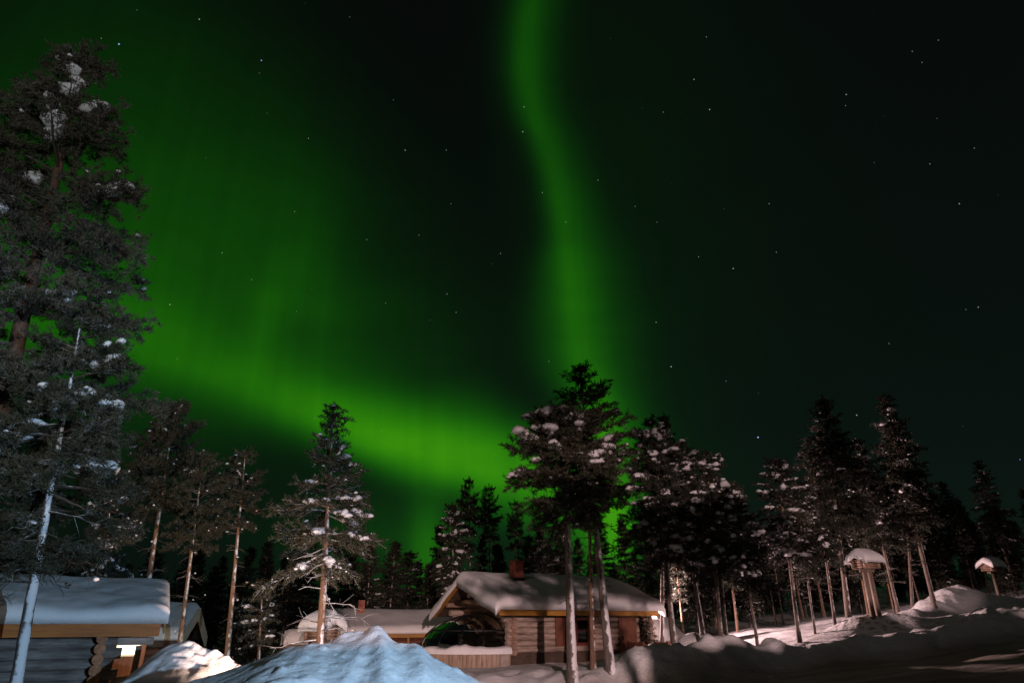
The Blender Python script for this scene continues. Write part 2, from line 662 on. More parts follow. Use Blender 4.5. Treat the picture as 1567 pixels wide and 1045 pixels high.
M_FASCIAL = wood_mat('orange_boards', [(.30, .085, .006), (.44, .13, .010), (.54, .18, .02)], (1.2, 20, 20), .6, .006)
M_PLANK = wood_mat('weathered_planks', [(.16, .11, .08), (.32, .235, .175), (.46, .36, .28)], (16, 16, 1.2))
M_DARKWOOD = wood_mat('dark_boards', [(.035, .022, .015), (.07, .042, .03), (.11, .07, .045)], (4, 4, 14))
M_POSTW = wood_mat('post_wood', [(.09, .06, .045), (.17, .125, .095), (.26, .20, .16)], (14, 14, 1.5))
M_RED = plain_mat('red_painted_wood', (.13, .022, .014), .5)
M_CHIM = plain_mat('chimney_sheet', (.30, .085, .05), .6, 0, .3, 9)
M_BLACK = plain_mat('black_metal', (.02, .02, .022), .45, .6)
M_GLASS = glass_mat('igloo_glass')
M_PANE = glass_mat('window_glass', (.12, .12, .13))
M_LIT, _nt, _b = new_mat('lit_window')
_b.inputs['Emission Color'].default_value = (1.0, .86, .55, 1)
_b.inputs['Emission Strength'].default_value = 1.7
M_BASE = plain_mat('concrete_plinth', (.34, .29, .26), .85)
M_WALLW = plain_mat('cream_board', (.75, .62, .45), .7, 0, .08)
M_DRED = wood_mat('red_brown_boards', [(.06, .022, .012), (.14, .05, .025), (.20, .08, .04)], (16, 16, 2))
M_YELW = wood_mat('yellow_brown_boards', [(.20, .10, .03), (.34, .18, .06), (.44, .26, .10)], (16, 16, 2))
M_BARK = bark_mat('pine_bark', (.13, .105, .09), (.24, .15, .095), .20)
M_BARKB = bark_mat('big_pine_bark', (.12, .09, .075), (.18, .10, .065), 0)
M_BARKS = bark_mat('snowed_bark', (.13, .11, .10), (.20, .15, .115), .30)
M_BARKO = bark_mat('red_pine_bark', (.22, .135, .09), (.30, .165, .09), .16)
M_LIMB = bark_mat('branch_bark', (.075, .06, .048), (.10, .07, .05), .22, (0, -.2, 1))
M_LIMBF = bark_mat('frosted_branch_bark', (.11, .09, .08), (.13, .10, .08), .42, (.2, -.35, 1))
M_NEEDLE = needle_mat('pine_needles', (.024, .030, .018), (.070, .068, .042))
M_NEEDLEW = needle_mat('brown_pine_needles', (.022, .026, .015), (.060, .056, .034), .3)
M_SPRUCE = needle_mat('spruce_needles', (.018, .023, .015), (.048, .048, .032))


# ------------------------------------------------------------------ the ground
def road_z(x):
    return -.5 + .118 * np.log1p(np.exp((x - 2.5) / 1.3)) * 1.3


LUMPS = [  # px, py of the lump's foot, Y, radius x, radius y, height
    (1182, 992, 22.0, .40, .55, .34), (1030, 1005, 20.6, 1.7, 1.1, .55), (960, 1000, 22.0, 1.1, .9, .35), (1110, 1000, 21.2, .9, .9, .30),
    (1455, 935, 29.0, 1.5, 1.2, .72), (1500, 938, 29.0, 1.6, 1.0, .35), (1385, 942, 26.5, 1.1, .7, .35), (1345, 950, 24.6, 1.7, 1.0, .50),
    (1065, 965, 25.6, .9, .6, .55), (995, 965, 30.5, 1.3, 1.2, 1.25), (1425, 935, 27.5, .8, .6, .45), (905, 1035, 19.6, 1.0, .5, .18)]
LUMPW = [(at(a, b, Y).x, Y, rx, ry, h) for a, b, Y, rx, ry, h in LUMPS]


def ground_z(x, y):
    x = np.asarray(x, float)
    y = np.asarray(y, float)
    z = road_z(x)
    crest = 20.6 + .16 * np.clip(x - 2, 0, 30) + .5 * fbm(x * .25, y * .05, 3, 2)
    bank = sstep(0, 1, (y - crest + 1.5) / 1.5)
    w = sstep(-4.5, -1.5, x) + .0
    hb = .55 + .05 * np.sin(x * 1.3)
    z = z + bank * hb * w
    # ground left of the main cabin stays lower
    z = z - .25 * sstep(-3, -7, x) - .5 * sstep(26, 34, y) * sstep(1, -4, x)
    z = z + .25 * sstep(30, 60, y) * sstep(3, 12, x)
    trk = y + .10 * x + .25 * vnoise(x * .15, y * .1, 51)
    rut = np.abs(vnoise(trk * 2.2, x * .06, 53)) + .6 * np.abs(vnoise(trk * 5.1, x * .12, 55))
    z = z - (rut - .3) * .10 * sstep(crest - 1.2, crest - 2.2, y) * sstep(-3, 1, x) * sstep(9, 12, y)
    near = np.exp(-((y - crest + .2) / 1.1) ** 2) * w
    z = z + near * (.24 * fbm(x * 1.4, y * 1.4, 11, 5))
    z = z + (.12 * fbm(x * .35, y * .35, 5, 3) + .045 * fbm(x * 1.7, y * 1.7, 23, 3)) * sstep(3, 6, y)
    rub = sstep(2.6, 3.6, x) * sstep(9, 5.5, x) + sstep(14.0, 15.5, x) * sstep(22, 19, x)
    chunk = np.clip(vnoise(x * 3.1, y * 3.1, 41) + .12, 0, 1) + .5 * np.clip(vnoise(x * 6.5, y * 6.5, 43), 0, 1)
    z = z + rub * chunk * .30 * np.exp(-((y - crest + .1) / 1.5) ** 2)
    for cx, cy, rx, ry, h in LUMPW:
        q = ((x - cx) / rx) ** 2 + ((y - cy) / ry) ** 2
        rim = 1 + .35 * fbm(x * 2.2, y * 2.2, int(cx * 10) % 97, 3)
        z = z + h * np.exp(-q ** 1.35) * rim
    # unseen ridge added behind the camera to shade the road and foreground heap
    rg_ = np.exp(-((y + 8.0) / 1.3) ** 4) * sstep(4.6, 5.9, x) * sstep(60, 35, x)
    rl_ = .96 * np.exp(-((y + 8.0) / 1.3) ** 4) * sstep(3.4, 2.9, x) * sstep(-6, -4, x)
    z = z * (1 - rg_) + rg_ * (4.25 + .135 * np.clip(x - 6.2, 0, 14)) * (1 + .17 * fbm(x * 1.5, y * .1, 61, 3)) + rl_ * 4.25
    return z


gx = np.unique(np.concatenate([[-3000, -1500, -700, -350, -180, -100, -65, -45, -34, -28], np.arange(-24, -5, .3), np.arange(-5, 21, .11), np.arange(21, 34, .4), [38, 45, 60, 90, 150, 300, 700, 1500, 3000]]))
gy = np.unique(np.concatenate([[-3000, -1500, -600, -250, -120, -70, -45, -30, -20], np.arange(-13, -6, .2), np.arange(-6, 3, .5), np.arange(3, 12, .4), np.arange(12, 31, .11), np.arange(31, 48, .4), np.arange(48, 90, 2), [100, 130, 200, 400, 900, 1800, 3500]]))
GX, GY = np.meshgrid(gx, gy)
GZ = ground_z(np.clip(GX, -60, 40), GY)
nx, ny = len(gx), len(gy)
idx = np.arange(nx * ny).reshape(ny, nx)
gf = np.stack([idx[:-1, :-1], idx[:-1, 1:], idx[1:, 1:], idx[1:, :-1]], -1).reshape(-1, 4)
gme = mesh_np('snow_ground', np.stack([GX, GY, GZ], -1).reshape(-1, 3), gf, M_GROUND, True)
crestG = 20.6 + .16 * np.clip(GX - 2, 0, 30)
roadA = sstep(1.3, .2, GY - crestG + 1.6) * sstep(-2, 2, GX + (GY - 20) * .4)
litA = np.exp(-((GY - crestG - 2.0) / 1.8) ** 2) * sstep(4, 7, GX)
for nm, arr in (('road', roadA), ('litter', litA)):
    a_ = gme.attributes.new(nm, 'FLOAT', 'POINT')
    a_.data.foreach_set('value', arr.astype(np.float32).ravel())
g_o = link(bpy.data.objects.new('snow_ground', gme))
tag(g_o, kind='structure')


def gz(x, y):
    return float(ground_z(np.array([x]), np.array([y]))[0])


# ------------------------------------------------------------------ snow heaps
def heap(name, x0, x1, y0, y1, step, fz, mat, label):
    xs, ys = np.arange(x0, x1, step), np.arange(y0, y1, step)
    X, Y = np.meshgrid(xs, ys)
    Z = fz(X, Y)
    cx, cy = (x0 + x1) / 2, (y0 + y1) / 2
    n0, m0 = len(xs), len(ys)
    I = np.arange(n0 * m0).reshape(m0, n0)
    f = np.stack([I[:-1, :-1], I[:-1, 1:], I[1:, 1:], I[1:, :-1]], -1).reshape(-1, 4)
    base = gz(cx, cy)
    rim = list(I[0, :]) + list(I[1:, -1]) + list(I[-1, -2::-1]) + list(I[-2:0:-1, 0])
    V = np.stack([X - cx, Y - cy, Z - base], -1).reshape(-1, 3)
    B = V[rim].copy()
    B[:, 2] = -.6
    off = len(V)
    V = np.concatenate([V, B])
    k = len(rim)
    sk = np.array([[rim[i], off + i, off + (i + 1) % k, rim[(i + 1) % k]] for i in range(k)])
    me = mesh_np(name, V, np.concatenate([f, sk[:, ::-1]]), mat, True)
    o = link(bpy.data.objects.new(name, me))
    o.location = (cx, cy, base)
    return tag(o, label, 'snow pile')


def prof(points, Y):
    P = [at(x, y, Y) for x, y in points]
    return np.array([p.x for p in P]), np.array([p.z for p in P])


s1x, s1z = prof([(215, 1075), (280, 1047), (340, 1027), (400, 1005), (440, 991), (475, 986), (505, 993), (545, 1018), (600, 1060)], 8.8)
s2x, s2z = prof([(425, 1040), (455, 1008), (485, 990), (520, 973), (545, 966), (566, 963), (579, 972), (596, 978), (614, 983), (655, 1001), (700, 1024), (745, 1046), (810, 1080)], 9.1)


def seg_dist(X, Y, a, b):
    ax, ay = a
    bx, by = b
    dx, dy = bx - ax, by - ay
    t = np.clip(((X - ax) * dx + (Y - ay) * dy) / (dx * dx + dy * dy), 0, 1)
    return np.hypot(X - ax - t * dx, Y - ay - t * dy), t


def on_heap(px, py, z):
    v = (522.5 - py) / F
    zr = z - CZ
    Y = zr * (CT - v * ST) / (ST + v * CT)
    p = at(px, py, Y)
    return (p.x, p.y)


def blue_heap(X, Y):
    r1 = np.interp(X, s1x, s1z, left=-.6, right=-.6)
    d = Y - 8.8 - .1 * np.sin(X * 1.7)
    z1 = r1 - np.where(d < 0, .20 * np.abs(d) + .05 * d * d, .35 * np.abs(d) + .2 * d * d)
    r2 = np.interp(X, s2x, s2z, left=-.6, right=-.6)
    d = Y - 9.1 - .15 * np.sin(X * 2.3)
    z2 = r2 - np.where(d < 0, .34 * np.abs(d) + .05 * d * d, .35 * np.abs(d) + .2 * d * d)
    # crest running from the peak towards the road, the hollow on its left, a lesser rib on its right
    a, b = on_heap(570, 970, 1.32), on_heap(612, 1046, 1.0)
    dd, t = seg_dist(X, Y, a, b)
    z2 = z2 + .13 * np.exp(-(dd / .13) ** 2) * (1 - .4 * t)
    a, b = on_heap(562, 980, 1.22), on_heap(512, 1004, 1.05)
    dd, t = seg_dist(X, Y, a, b)
    z2 = z2 - (.34 - .12 * t) * np.exp(-(dd / .17) ** 2)
    a, b = on_heap(625, 992, 1.15), on_heap(668, 1040, .95)
    dd, t = seg_dist(X, Y, a, b)
    z2 = z2 + .07 * np.exp(-(dd / .12) ** 2)
    k = .05
    z = k * np.log(np.exp(z1 / k) + np.exp(z2 / k))
    w2 = sstep(-3.2, -2.5, X)
    z = z + .05 * fbm(X * 1.6, Y * 1.6, 73, 3) * (.4 + .6 * w2) + .030 * fbm(X * 5, Y * 5, 74, 3) * w2 + .010 * fbm(X * 13, Y * 13, 75, 3)
    ck = np.clip(vnoise(X * 7.5, Y * 7.5, 77) - .12, 0, 1)
    z = z + .09 * ck * w2
    return np.maximum(z, ground_z(X, Y) - .05)


heap('snow_pile', -6.2, .3, 5.6, 12.2, .03, blue_heap, M_PILE, 'large blue-lit ploughed snow heap with sharp crest in the foreground')
wx_, wz_ = prof([(200, 1075), (207, 1050), (213, 1022), (236, 1002), (262, 991), (285, 988), (305, 991), (330, 998), (350, 1004), (368, 1012), (400, 1030), (440, 1050)], 13.4)


def warm_heap(X, Y):
    ridge = np.interp(X, wx_, wz_, left=-1.2, right=-1.2)
    d = Y - 13.4
    z = ridge - np.where(d < 0, .38 * np.abs(d) + .1 * d * d, .5 * np.abs(d) + .2 * d * d)
    z = z + .16 * fbm(X * 1.6, Y * 1.6, 81, 4) + .09 * np.clip(vnoise(X * 4.2, Y * 4.2, 83) - .05, 0, 1) + .03 * fbm(X * 8, Y * 8, 85, 3)
    return np.maximum(z, ground_z(X, Y) - .05)


heap('snow_pile', -8.6, -3.6, 11.2, 16.0, .04, warm_heap, M_PILE, 'warm lamplit lumpy snow heap beside the porch of the left cabin')


# ------------------------------------------------------------------ roofs, snow caps, log walls
def snow_cap(name, parent, x0, x1, prof_fn, y0, y1, th, mat, seed=0, step=.12, over=.08, lip=.12, blunt=.3, curl=0.0):
    """thick rounded snow lying on a roof; prof_fn(y) gives the roof surface"""
    xs = np.linspace(x0 - over, x1 + over, max(12, int((x1 - x0) / step)))
    ys = np.linspace(y0 - over, y1 + over, max(12, int((y1 - y0) / step)))
    X, Y = np.meshgrid(xs, ys)
    base = np.vectorize(prof_fn)(Y)
    d = np.minimum(np.minimum(X - xs[0], xs[-1] - X), np.minimum(Y - ys[0], ys[-1] - Y))
    r = th * 1.15
    e = np.sqrt(np.clip(1 - (1 - np.clip(d / r, 0, 1)) ** 2, 0, 1))
    t = th * (1 + .42 * fbm(X * .6, Y * .6, seed, 3) + .12 * fbm(X * 2.5, Y * 2.5, seed + 5, 3))
    # smooth the ridge of the snow
    ks = base.copy()
    for _ in range(6):
        ks[1:-1] = (ks[:-2] + ks[1:-1] * 2 + ks[2:]) / 4
    top = ks + .03 + t * (blunt + (1 - blunt) * e)
    under = base + .012 - np.where(d < .05, lip * .25, 0)
    if curl:
        dx_ = np.minimum(X - xs[0], xs[-1] - X)
        cc = np.clip(1 - dx_ / max(.12, over), 0, 1) ** 1.5 * curl * (1 + .5 * fbm(Y * 2.0, X * .3, seed + 9, 3))
        top = top - cc * .8
        under = under - cc
    n0, m0 = len(xs), len(ys)
    I = np.arange(n0 * m0).reshape(m0, n0)
    V = np.concatenate([np.stack([X, Y, top], -1).reshape(-1, 3), np.stack([X, Y, under], -1).reshape(-1, 3)])
    f = np.stack([I[:-1, :-1], I[:-1, 1:], I[1:, 1:], I[1:, :-1]], -1).reshape(-1, 4)
    off = n0 * m0
    rim = list(I[0, :]) + list(I[1:, -1]) + list(I[-1, -2::-1]) + list(I[-2:0:-1, 0])
    k = len(rim)
    sk = np.array([[rim[i], off + rim[i], off + rim[(i + 1) % k], rim[(i + 1) % k]] for i in range(k)])
    me = mesh_np(name, V, np.concatenate([f, f[:, ::-1] + off, sk]), mat, True)
    return link(bpy.data.objects.new(name, me), parent)


def log_run(mb, a, b, z0, n, r, ends=None, skip=None):
    """n courses of round logs from a to b; ends(i) -> extra length at both ends"""
    a, b = Vector((*a, 0)), Vector((*b, 0))
    d = (b - a).normalized()
    for i in range(n):
        e0, e1 = ends(i) if ends else (0, 0)
        z = z0 + r + i * 2 * r * .93
        segs = [(-e0, (b - a).length + e1)]
        if skip:
            for (s0, s1, c0, c1) in skip:
                if c0 <= i < c1:
                    out = []
                    for p, q in segs:
                        if s0 > p:
                            out.append((p, min(q, s0)))
                        if s1 < q:
                            out.append((max(p, s1), q))
                    segs = out
        for p, q in segs:
            m = 6
            pts = [a + d * (p + (q - p) * k / m) + Vector((0, 0, z)) for k in range(m + 1)]
            rr = r * random.uniform(.96, 1.04)
            mb.tube(pts, [rr * random.uniform(.98, 1.02) for _ in pts], 14)


def roof_slab(parent, x0, x1, pts, th, mat, name='roof'):
    poly = [(y, z) for y, z in pts] + [(y, z - th) for y, z in reversed(pts)]
    return MB().prism(poly, x0, x1).build(name, mat, parent)


def pl(pts):
    ys = [p[0] for p in pts]
    zs = [p[1] for p in pts]
    return lambda y: float(np.interp(y, ys, zs)) if ys[0] <= y <= ys[-1] else (zs[0] + (y - ys[0]) * (zs[1] - zs[0]) / (ys[1] - ys[0]) if y < ys[0] else zs[-1] + (y - ys[-1]) * (zs[-1] - zs[-2]) / (ys[-1] - ys[-2]))


# ---- main cabin in the middle
A1 = math.radians(30)
c1 = at(762, 1005, 23.6)
ROOT1 = empty('log_cabin', (c1.x, c1.y, .10), 'log cabin with brick-red chimney and glass dome on its left gable', 'cabin', A1)
RP1 = [(0.0, 1.84), (2.9, 2.84), (5.15, 1.68)]
RX0, RX1 = 0.0, 7.0
rf = roof_slab(ROOT1, RX0, RX1, RP1, .10, M_DARKWOOD)
snow_cap('roof_snow', rf, RX0, RX1, pl(RP1), 0.0, 5.15, .31, M_SNOW, 3, .06, .20, .12, .55, .20)
fb = MB()
fb.box(RX0 + .02, RX1 - .02, -.03, .0, 1.58, 1.85)
fb.build('fascia', M_FASCIA, rf)
fb = MB()
for (ya, za), (yb, zb) in ((RP1[0], RP1[1]), (RP1[1], RP1[2])):
    fb.prism([(ya, za - .01), (yb, zb - .01), (yb, zb - .19), (ya, za - .19)], RX0 - .045, RX0 - .002)
fb.build('bargeboard', M_FASCIA, rf)
WX0, WX1, WY0, WY1 = .95, 6.7, .75, 4.5
R1 = .105
NC = 9


def ends1(i):
    return ((.22 if i < 5 else .22 + .14 * (i - 4)), .25 if i % 2 else .12)


mb = MB()
log_run(mb, (WX0, WY0), (WX1, WY0), .40, NC - 1, R1, ends1, [(2.05, 3.25, 1, 6)])
lw = mb.build('log_wall', M_LOG, ROOT1)
mb = MB()
log_run(mb, (WX0, WY1), (WX1, WY1), .22, 8, R1, ends1)
mb.build('log_wall', M_LOG, ROOT1)
mb = MB()
log_run(mb, (WX1, WY0), (WX1, WY1), .32, NC, R1, lambda i: (.25, .25))
mb.build('log_wall', M_LOGB, ROOT1)
# gable wall above and beside the glass dome
mb = MB()
for i in range(15):
    z = .32 + R1 + i * 2 * R1 * .93
    lim0 = max(WY0 - .22, (z + .16 - 1.84) / (1.0 / 2.9) if z + .16 > 1.84 else WY0 - .22)
    lim1 = min(WY1 + .22, 2.9 + (2.84 - z - .16) / (1.16 / 2.25))
    if z < 1.5:
        lim0, lim1 = WY0 - .22, WY1 + .22
    if lim1 - lim0 < .3:
        continue
    pts = [(WX0, lim0 + (lim1 - lim0) * k / 6, z) for k in range(7)]
    mb.tube(pts, R1, 14)
gw = mb.build('gable_wall', M_LOGB, ROOT1)
for y_ in (1.3, 2.9, 4.2):
    z_ = pl(RP1)(y_) - .2
    MB().tube([(-.02 + .06, y_, z_), (WX0 + .3, y_, z_)], .085, 12).build('purlin', M_LOGB, rf)
mb = MB()
mb.tube([(.35, 1.5, 2.06), (.35, 4.0, 2.06)], .10, 12)
mb.tube([(.35, 2.9, 2.2), (.35, 2.9, 2.6)], .085, 10)
mb.build('truss_beam', M_LOGB, ROOT1)
mb = MB().box(WX0 - .12, WX1 + .1, WY0 + .02, WY0 + .2, -.5, .40)  # dark wood band stands in for shade on the lowest logs
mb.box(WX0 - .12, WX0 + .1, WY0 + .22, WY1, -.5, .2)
mb.build('wall_base', M_DARKWOOD, ROOT1)
mb = MB().box(.45, .75, .62, .92, -.4, .34)
mb.build('wall_base', M_BASE, ROOT1)
# terrace skirt boards in front of the wall
mb = MB().box(1.2, 7.0, .25, .32, -.40, .04)
mb.build('skirt_board', M_PLANK, ROOT1)
# window
wz0, wz1, wxa, wxb = .60, 1.52, 3.02, 4.18
mb = MB()
yy = WY0 - .16
mb.box(wxa - .02, wxa + .09, yy, yy + .2, wz0, wz1)
mb.box(wxb - .09, wxb + .02, yy, yy + .2, wz0, wz1)
mb.box(wxa + .092, wxb - .092, yy, yy + .2, wz1 - .09, wz1)
mb.box(wxa + .092, wxb - .092, yy, yy + .2, wz0, wz0 + .09)
win = mb.build('window', M_RED, ROOT1)
mb = MB()
mb.box((wxa + wxb) / 2 - .03, (wxa + wxb) / 2 + .03, yy + .03, yy + .12, wz0 + .092, wz1 - .092)
mb.box(wxa + .092, (wxa + wxb) / 2 - .032, yy + .035, yy + .11, 1.06, 1.10)
mb.box((wxa + wxb) / 2 + .032, wxb - .092, yy + .035, yy + .11, 1.06, 1.10)
mb.build('muntin', M_RED, win)
MB().box(wxa + .08, wxb - .08, yy + .075, yy + .085, wz0 + .08, wz1 - .08).build('pane', M_PANE, win)
MB().box(wxa - .02, wxb + .02, WY0 + .06, WY0 + .1, wz0, wz1).build('curtain', M_DARKWOOD, win)
MB().box(wxa - .34, wxa - .04, yy + .02, yy + .07, wz0 - .02, wz1 + .04).build('shutter', M_DRED, ROOT1)
# second window, door and steps at the right end
mb = MB()
mb.box(5.55, 6.4, yy + .03, yy + .1, .05, 1.55)
dr_ = mb.build('door', M_DRED, ROOT1)
MB().box(5.67, 5.72, yy - .03, yy + .028, .75, .9).build('handle', M_BLACK, dr_)
mb = MB()
for i in range(3):
    mb.box(5.9, 7.0, -.35 + .24 * i, -.12 + .24 * i, -.35 + .14 * i, -.22 + .14 * i)
mb.build('steps', M_DRED, ROOT1)
for x_ in (5.85, 7.05):
    mb = MB()
    for y_ in (-.35, .45):
        mb.box(x_ - .04, x_ + .04, y_ - .04, y_ + .04, -.45, .72)
    mb.box(x_ - .03, x_ + .03, -.31, .41, .55, .68)
    mb.box(x_ - .025, x_ + .025, -.31, .41, .22, .32)
    mb.build('stair_railing', M_DRED, ROOT1)
for x_ in (6.88,):
    MB().tube([(x_, .35, -.4), (x_, .35, 1.62)], .08, 12).build('porch_post', M_LOGB, ROOT1)
# chimney
cz = pl(RP1)(2.05)
ch = MB().box(1.72, 2.12, 1.85, 2.25, cz + .36, cz + .92, None, .012).build('chimney', M_CHIM, rf)
MB().box(1.69, 2.15, 1.82, 2.28, cz - .1, cz + .358).build('flashing', M_BLACK, ch)
MB().box(1.68, 2.16, 1.81, 2.29, cz + .922, cz + .97).build('cap', M_CHIM, ch)
MB().tube([(3.2, 3.3, 2.6), (3.2, 3.3, 3.3)], .06, 10).tube([(3.2, 3.3, 3.302), (3.2, 3.3, 3.35)], .10, 10).build('vent_pipe', M_BLACK, rf)

# glass dome with its curved plank wall
DC = Vector((WX0 - .12, 2.75, 0))
DRX, DRY, DZ0, DH = 2.25, 1.95, .50, 1.15


def dome_pt(th, ph):
    return DC + Vector((-DRX * math.sin(th) * math.cos(ph), -DRY * math.cos(th) * math.cos(ph), DZ0 + DH * math.sin(ph)))


bmm = bmesh.new()
NT, NP = 24, 10
gr = [[bmm.verts.new(dome_pt(math.pi * i / NT, math.pi / 2 * .97 * j / NP)) for i in range(NT + 1)] for j in range(NP + 1)]
for j in range(NP):
    for i in range(NT):
        f_ = bmm.faces.new((gr[j][i], gr[j][i + 1], gr[j + 1][i + 1], gr[j + 1][i]))
me = bpy.data.meshes.new('glass_dome')
bmm.to_mesh(me)
bmm.free()
me.materials.append(M_GLASS)
dome = link(bpy.data.objects.new('glass_dome', me), ROOT1)
mb = MB()
for i in range(0, 9):
    th = math.pi * i / 8
    mb.tube([dome_pt(th, math.pi / 2 * .97 * j / 12) for j in range(13)], .026, 6)
for ph in (.02, .55):
    mb.tube([dome_pt(math.pi * i / 24, ph) for i in range(25)], .024, 6)
mb.build('dome_frame', M_BLACK, dome)
mb = MB()
NS = 46
for i in range(NS):
    t0, t1 = math.pi * i / NS, math.pi * (i + .93) / NS
    q = []
    for rr in (DRX + .22, DRX + .27):
        for t in (t0, t1):
            q.append((DC.x - rr * math.sin(t), DC.y - (rr - .4) * math.cos(t)))
    (a0, a1, b0, b1) = q
    vs = [mb.bm.verts.new((p[0], p[1], z)) for z in (-.45, .42 + random.uniform(-.004, .004)) for p in (a0, a1, b1, b0)]
    for f in ((0, 1, 2, 3), (7, 6, 5, 4), (0, 4, 5, 1), (1, 5, 6, 2), (2, 6, 7, 3), (3, 7, 4, 0)):
        mb.bm.faces.new([vs[k] for k in f])
pw = mb.build('plank_wall', M_PLANK, ROOT1)
# snow along the top of the plank wall
nV, nR = 90, 9
V = []
for i in range(nV):
    t = math.pi * i / (nV - 1)
    hh = .19 + .12 * float(fbm(np.array([t * 3.0]), np.array([1.5]), 9, 3)[0]) + .05 * float(vnoise(np.array([t * 14]), np.array([.3]), 19)[0])
    for k in range(nR):
        a = math.pi * k / (nR - 1)
        rr = DRX + .16 - .24 * math.cos(a)
        zz = .43 + hh * math.sin(a) ** .6 - (.05 if k in (0, nR - 1) else 0)
        V.append((DC.x - rr * math.sin(t), DC.y - (rr - .4) * math.cos(t), zz))
I = np.arange(nV * nR).reshape(nV, nR)
f = np.stack([I[:-1, :-1], I[:-1, 1:], I[1:, 1:], I[1:, :-1]], -1).reshape(-1, 4)
link(bpy.data.objects.new('snow_cover', mesh_np('snow_cover', V, f, M_SNOW, True)), pw)

# ---- left cabin
A2 = math.radians(29)
c2 = at(252, 950, 15.6)
ROOT2 = empty('log_cabin', (c2.x, c2.y, -.70), 'nearest log cabin with yellow eave board and thick snow roof at left', 'cabin', A2)
EZ = c2.z + .70                # eave height above this root
RP2 = [(0.0, EZ - .02), (2.6, EZ + .74), (5.2, EZ - .02)]
rf2 = roof_slab(ROOT2, -9.0, 0.0, RP2, .10, M_DARKWOOD)
snow_cap('roof_snow', rf2, -9.0, .02, pl(RP2), 0.0, 5.2, .27, M_SNOW, 13, .06, .05, .12, .6)
MB().box(-8.98, -.06, -.035, -.002, EZ - .30, EZ - .035).build('fascia', M_FASCIAL, rf2)
fb = MB()
for (ya, za), (yb, zb) in ((RP2[0], RP2[1]), (RP2[1], RP2[2])):
    fb.prism([(ya, za - .01), (yb, zb - .01), (yb, zb - .22), (ya, za - .22)], .002, .04)
fb.build('bargeboard', M_FASCIA, rf2)
R2 = .11
NC2 = 10
ZT = EZ - .05 - .36
W2X = -1.12
mb = MB()
log_run(mb, (-8.5, .55), (W2X, .55), .02, NC2, R2, lambda i: (.2, .55 if i == NC2 - 1 else (.42 if i % 2 else .30)))
mb.build('log_wall', M_LOGD, ROOT2)
mb = MB()
log_run(mb, (W2X, .55), (W2X, 4.6), .12, NC2 - 1, R2, lambda i: (.30 + .06 * (i % 3), .2))
mb.build('log_wall', M_END, ROOT2)
mb = MB()
log_run(mb, (-3.3, .55), (-3.3, 4.4), .12, NC2 - 1, R2, lambda i: (.26 + .05 * (i % 3), 0))
mb.build('log_wall', M_END, ROOT2)
mb = MB()
log_run(mb, (-8.5, 4.6), (W2X, 4.6), .02, NC2, R2)
mb.build('log_wall', M_LOGB, ROOT2)
MB().bar((W2X + .3, .55, EZ - .40), (-.12, .55, EZ - .40), .16, .16).build('porch_beam', M_LOG, ROOT2)
MB().box(-.44, -.32, .62, .74, .0, EZ - .50).build('porch_post', M_POSTW, ROOT2)
mb = MB()
for z_ in (.98, .70, .42):
    mb.bar((W2X + .32, .50, z_), (-.16, .50, z_ + .05), .05, .22)
mb.build('porch_railing', M_LOG, ROOT2)
MB().box(W2X + .2, -.1, .8, 4.2, -.05, .06).build('porch_floor', M_PLANK, ROOT2)
MB().box(W2X + .13, -.12, 3.9, 3.96, .07, EZ - .2).build('porch_back_wall', M_DRED, ROOT2)
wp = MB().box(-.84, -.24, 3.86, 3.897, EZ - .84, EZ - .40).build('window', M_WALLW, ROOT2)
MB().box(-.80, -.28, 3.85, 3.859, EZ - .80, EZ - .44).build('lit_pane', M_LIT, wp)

# ---- cabin behind the left cabin, gable to the right
c3 = at(272, 985, 21.5)
e3 = at(272, 978, 21.5)
ROOT3 = empty('log_cabin', (c3.x, c3.y, -1.1), 'cabin behind the porch with its lit white gable board facing right', 'cabin', math.radians(14))
ez3 = e3.z + 1.1
RP3 = [(0.0, ez3), (2.3, ez3 + .92), (4.6, ez3)]
rf3 = roof_slab(ROOT3, -6.0, 0.0, RP3, .1, M_DARKWOOD)
snow_cap('roof_snow', rf3, -6.0, 0.0, pl(RP3), 0.0, 4.6, .22, M_SNOW, 23, .10, .01)
fb = MB()
for (ya, za), (yb, zb) in ((RP3[0], RP3[1]), (RP3[1], RP3[2])):
    fb.prism([(ya, za + .0), (yb, zb + .0), (yb, zb - .34), (ya, za - .34)], .012, .07)
fb.build('bargeboard', M_WALLW, rf3)
MB().box(-5.98, -.02, -.035, -.002, ez3 - .2, ez3 - .02).build('fascia', M_DARKWOOD, rf3)
mb = MB()
log_run(mb, (-5.6, .5), (-.5, .5), 0, 9, .11, lambda i: (.2, .2))
mb.build('log_wall', M_DRED, ROOT3)
mb = MB()
mb.prism([(.5, 0), (4.1, 0), (4.1, ez3 + .02), (2.3, ez3 + .74), (.5, ez3 + .02)], -.6, -.42)
mb.build('gable_wall', M_DRED, ROOT3)
mb = MB().box(-.9, -.6, .38, .46, .75, 1.35)
w3 = mb.build('window', M_WALLW, ROOT3)
MB().box(-.86, -.64, .37, .379, .80, 1.30).build('pane', M_PANE, w3)

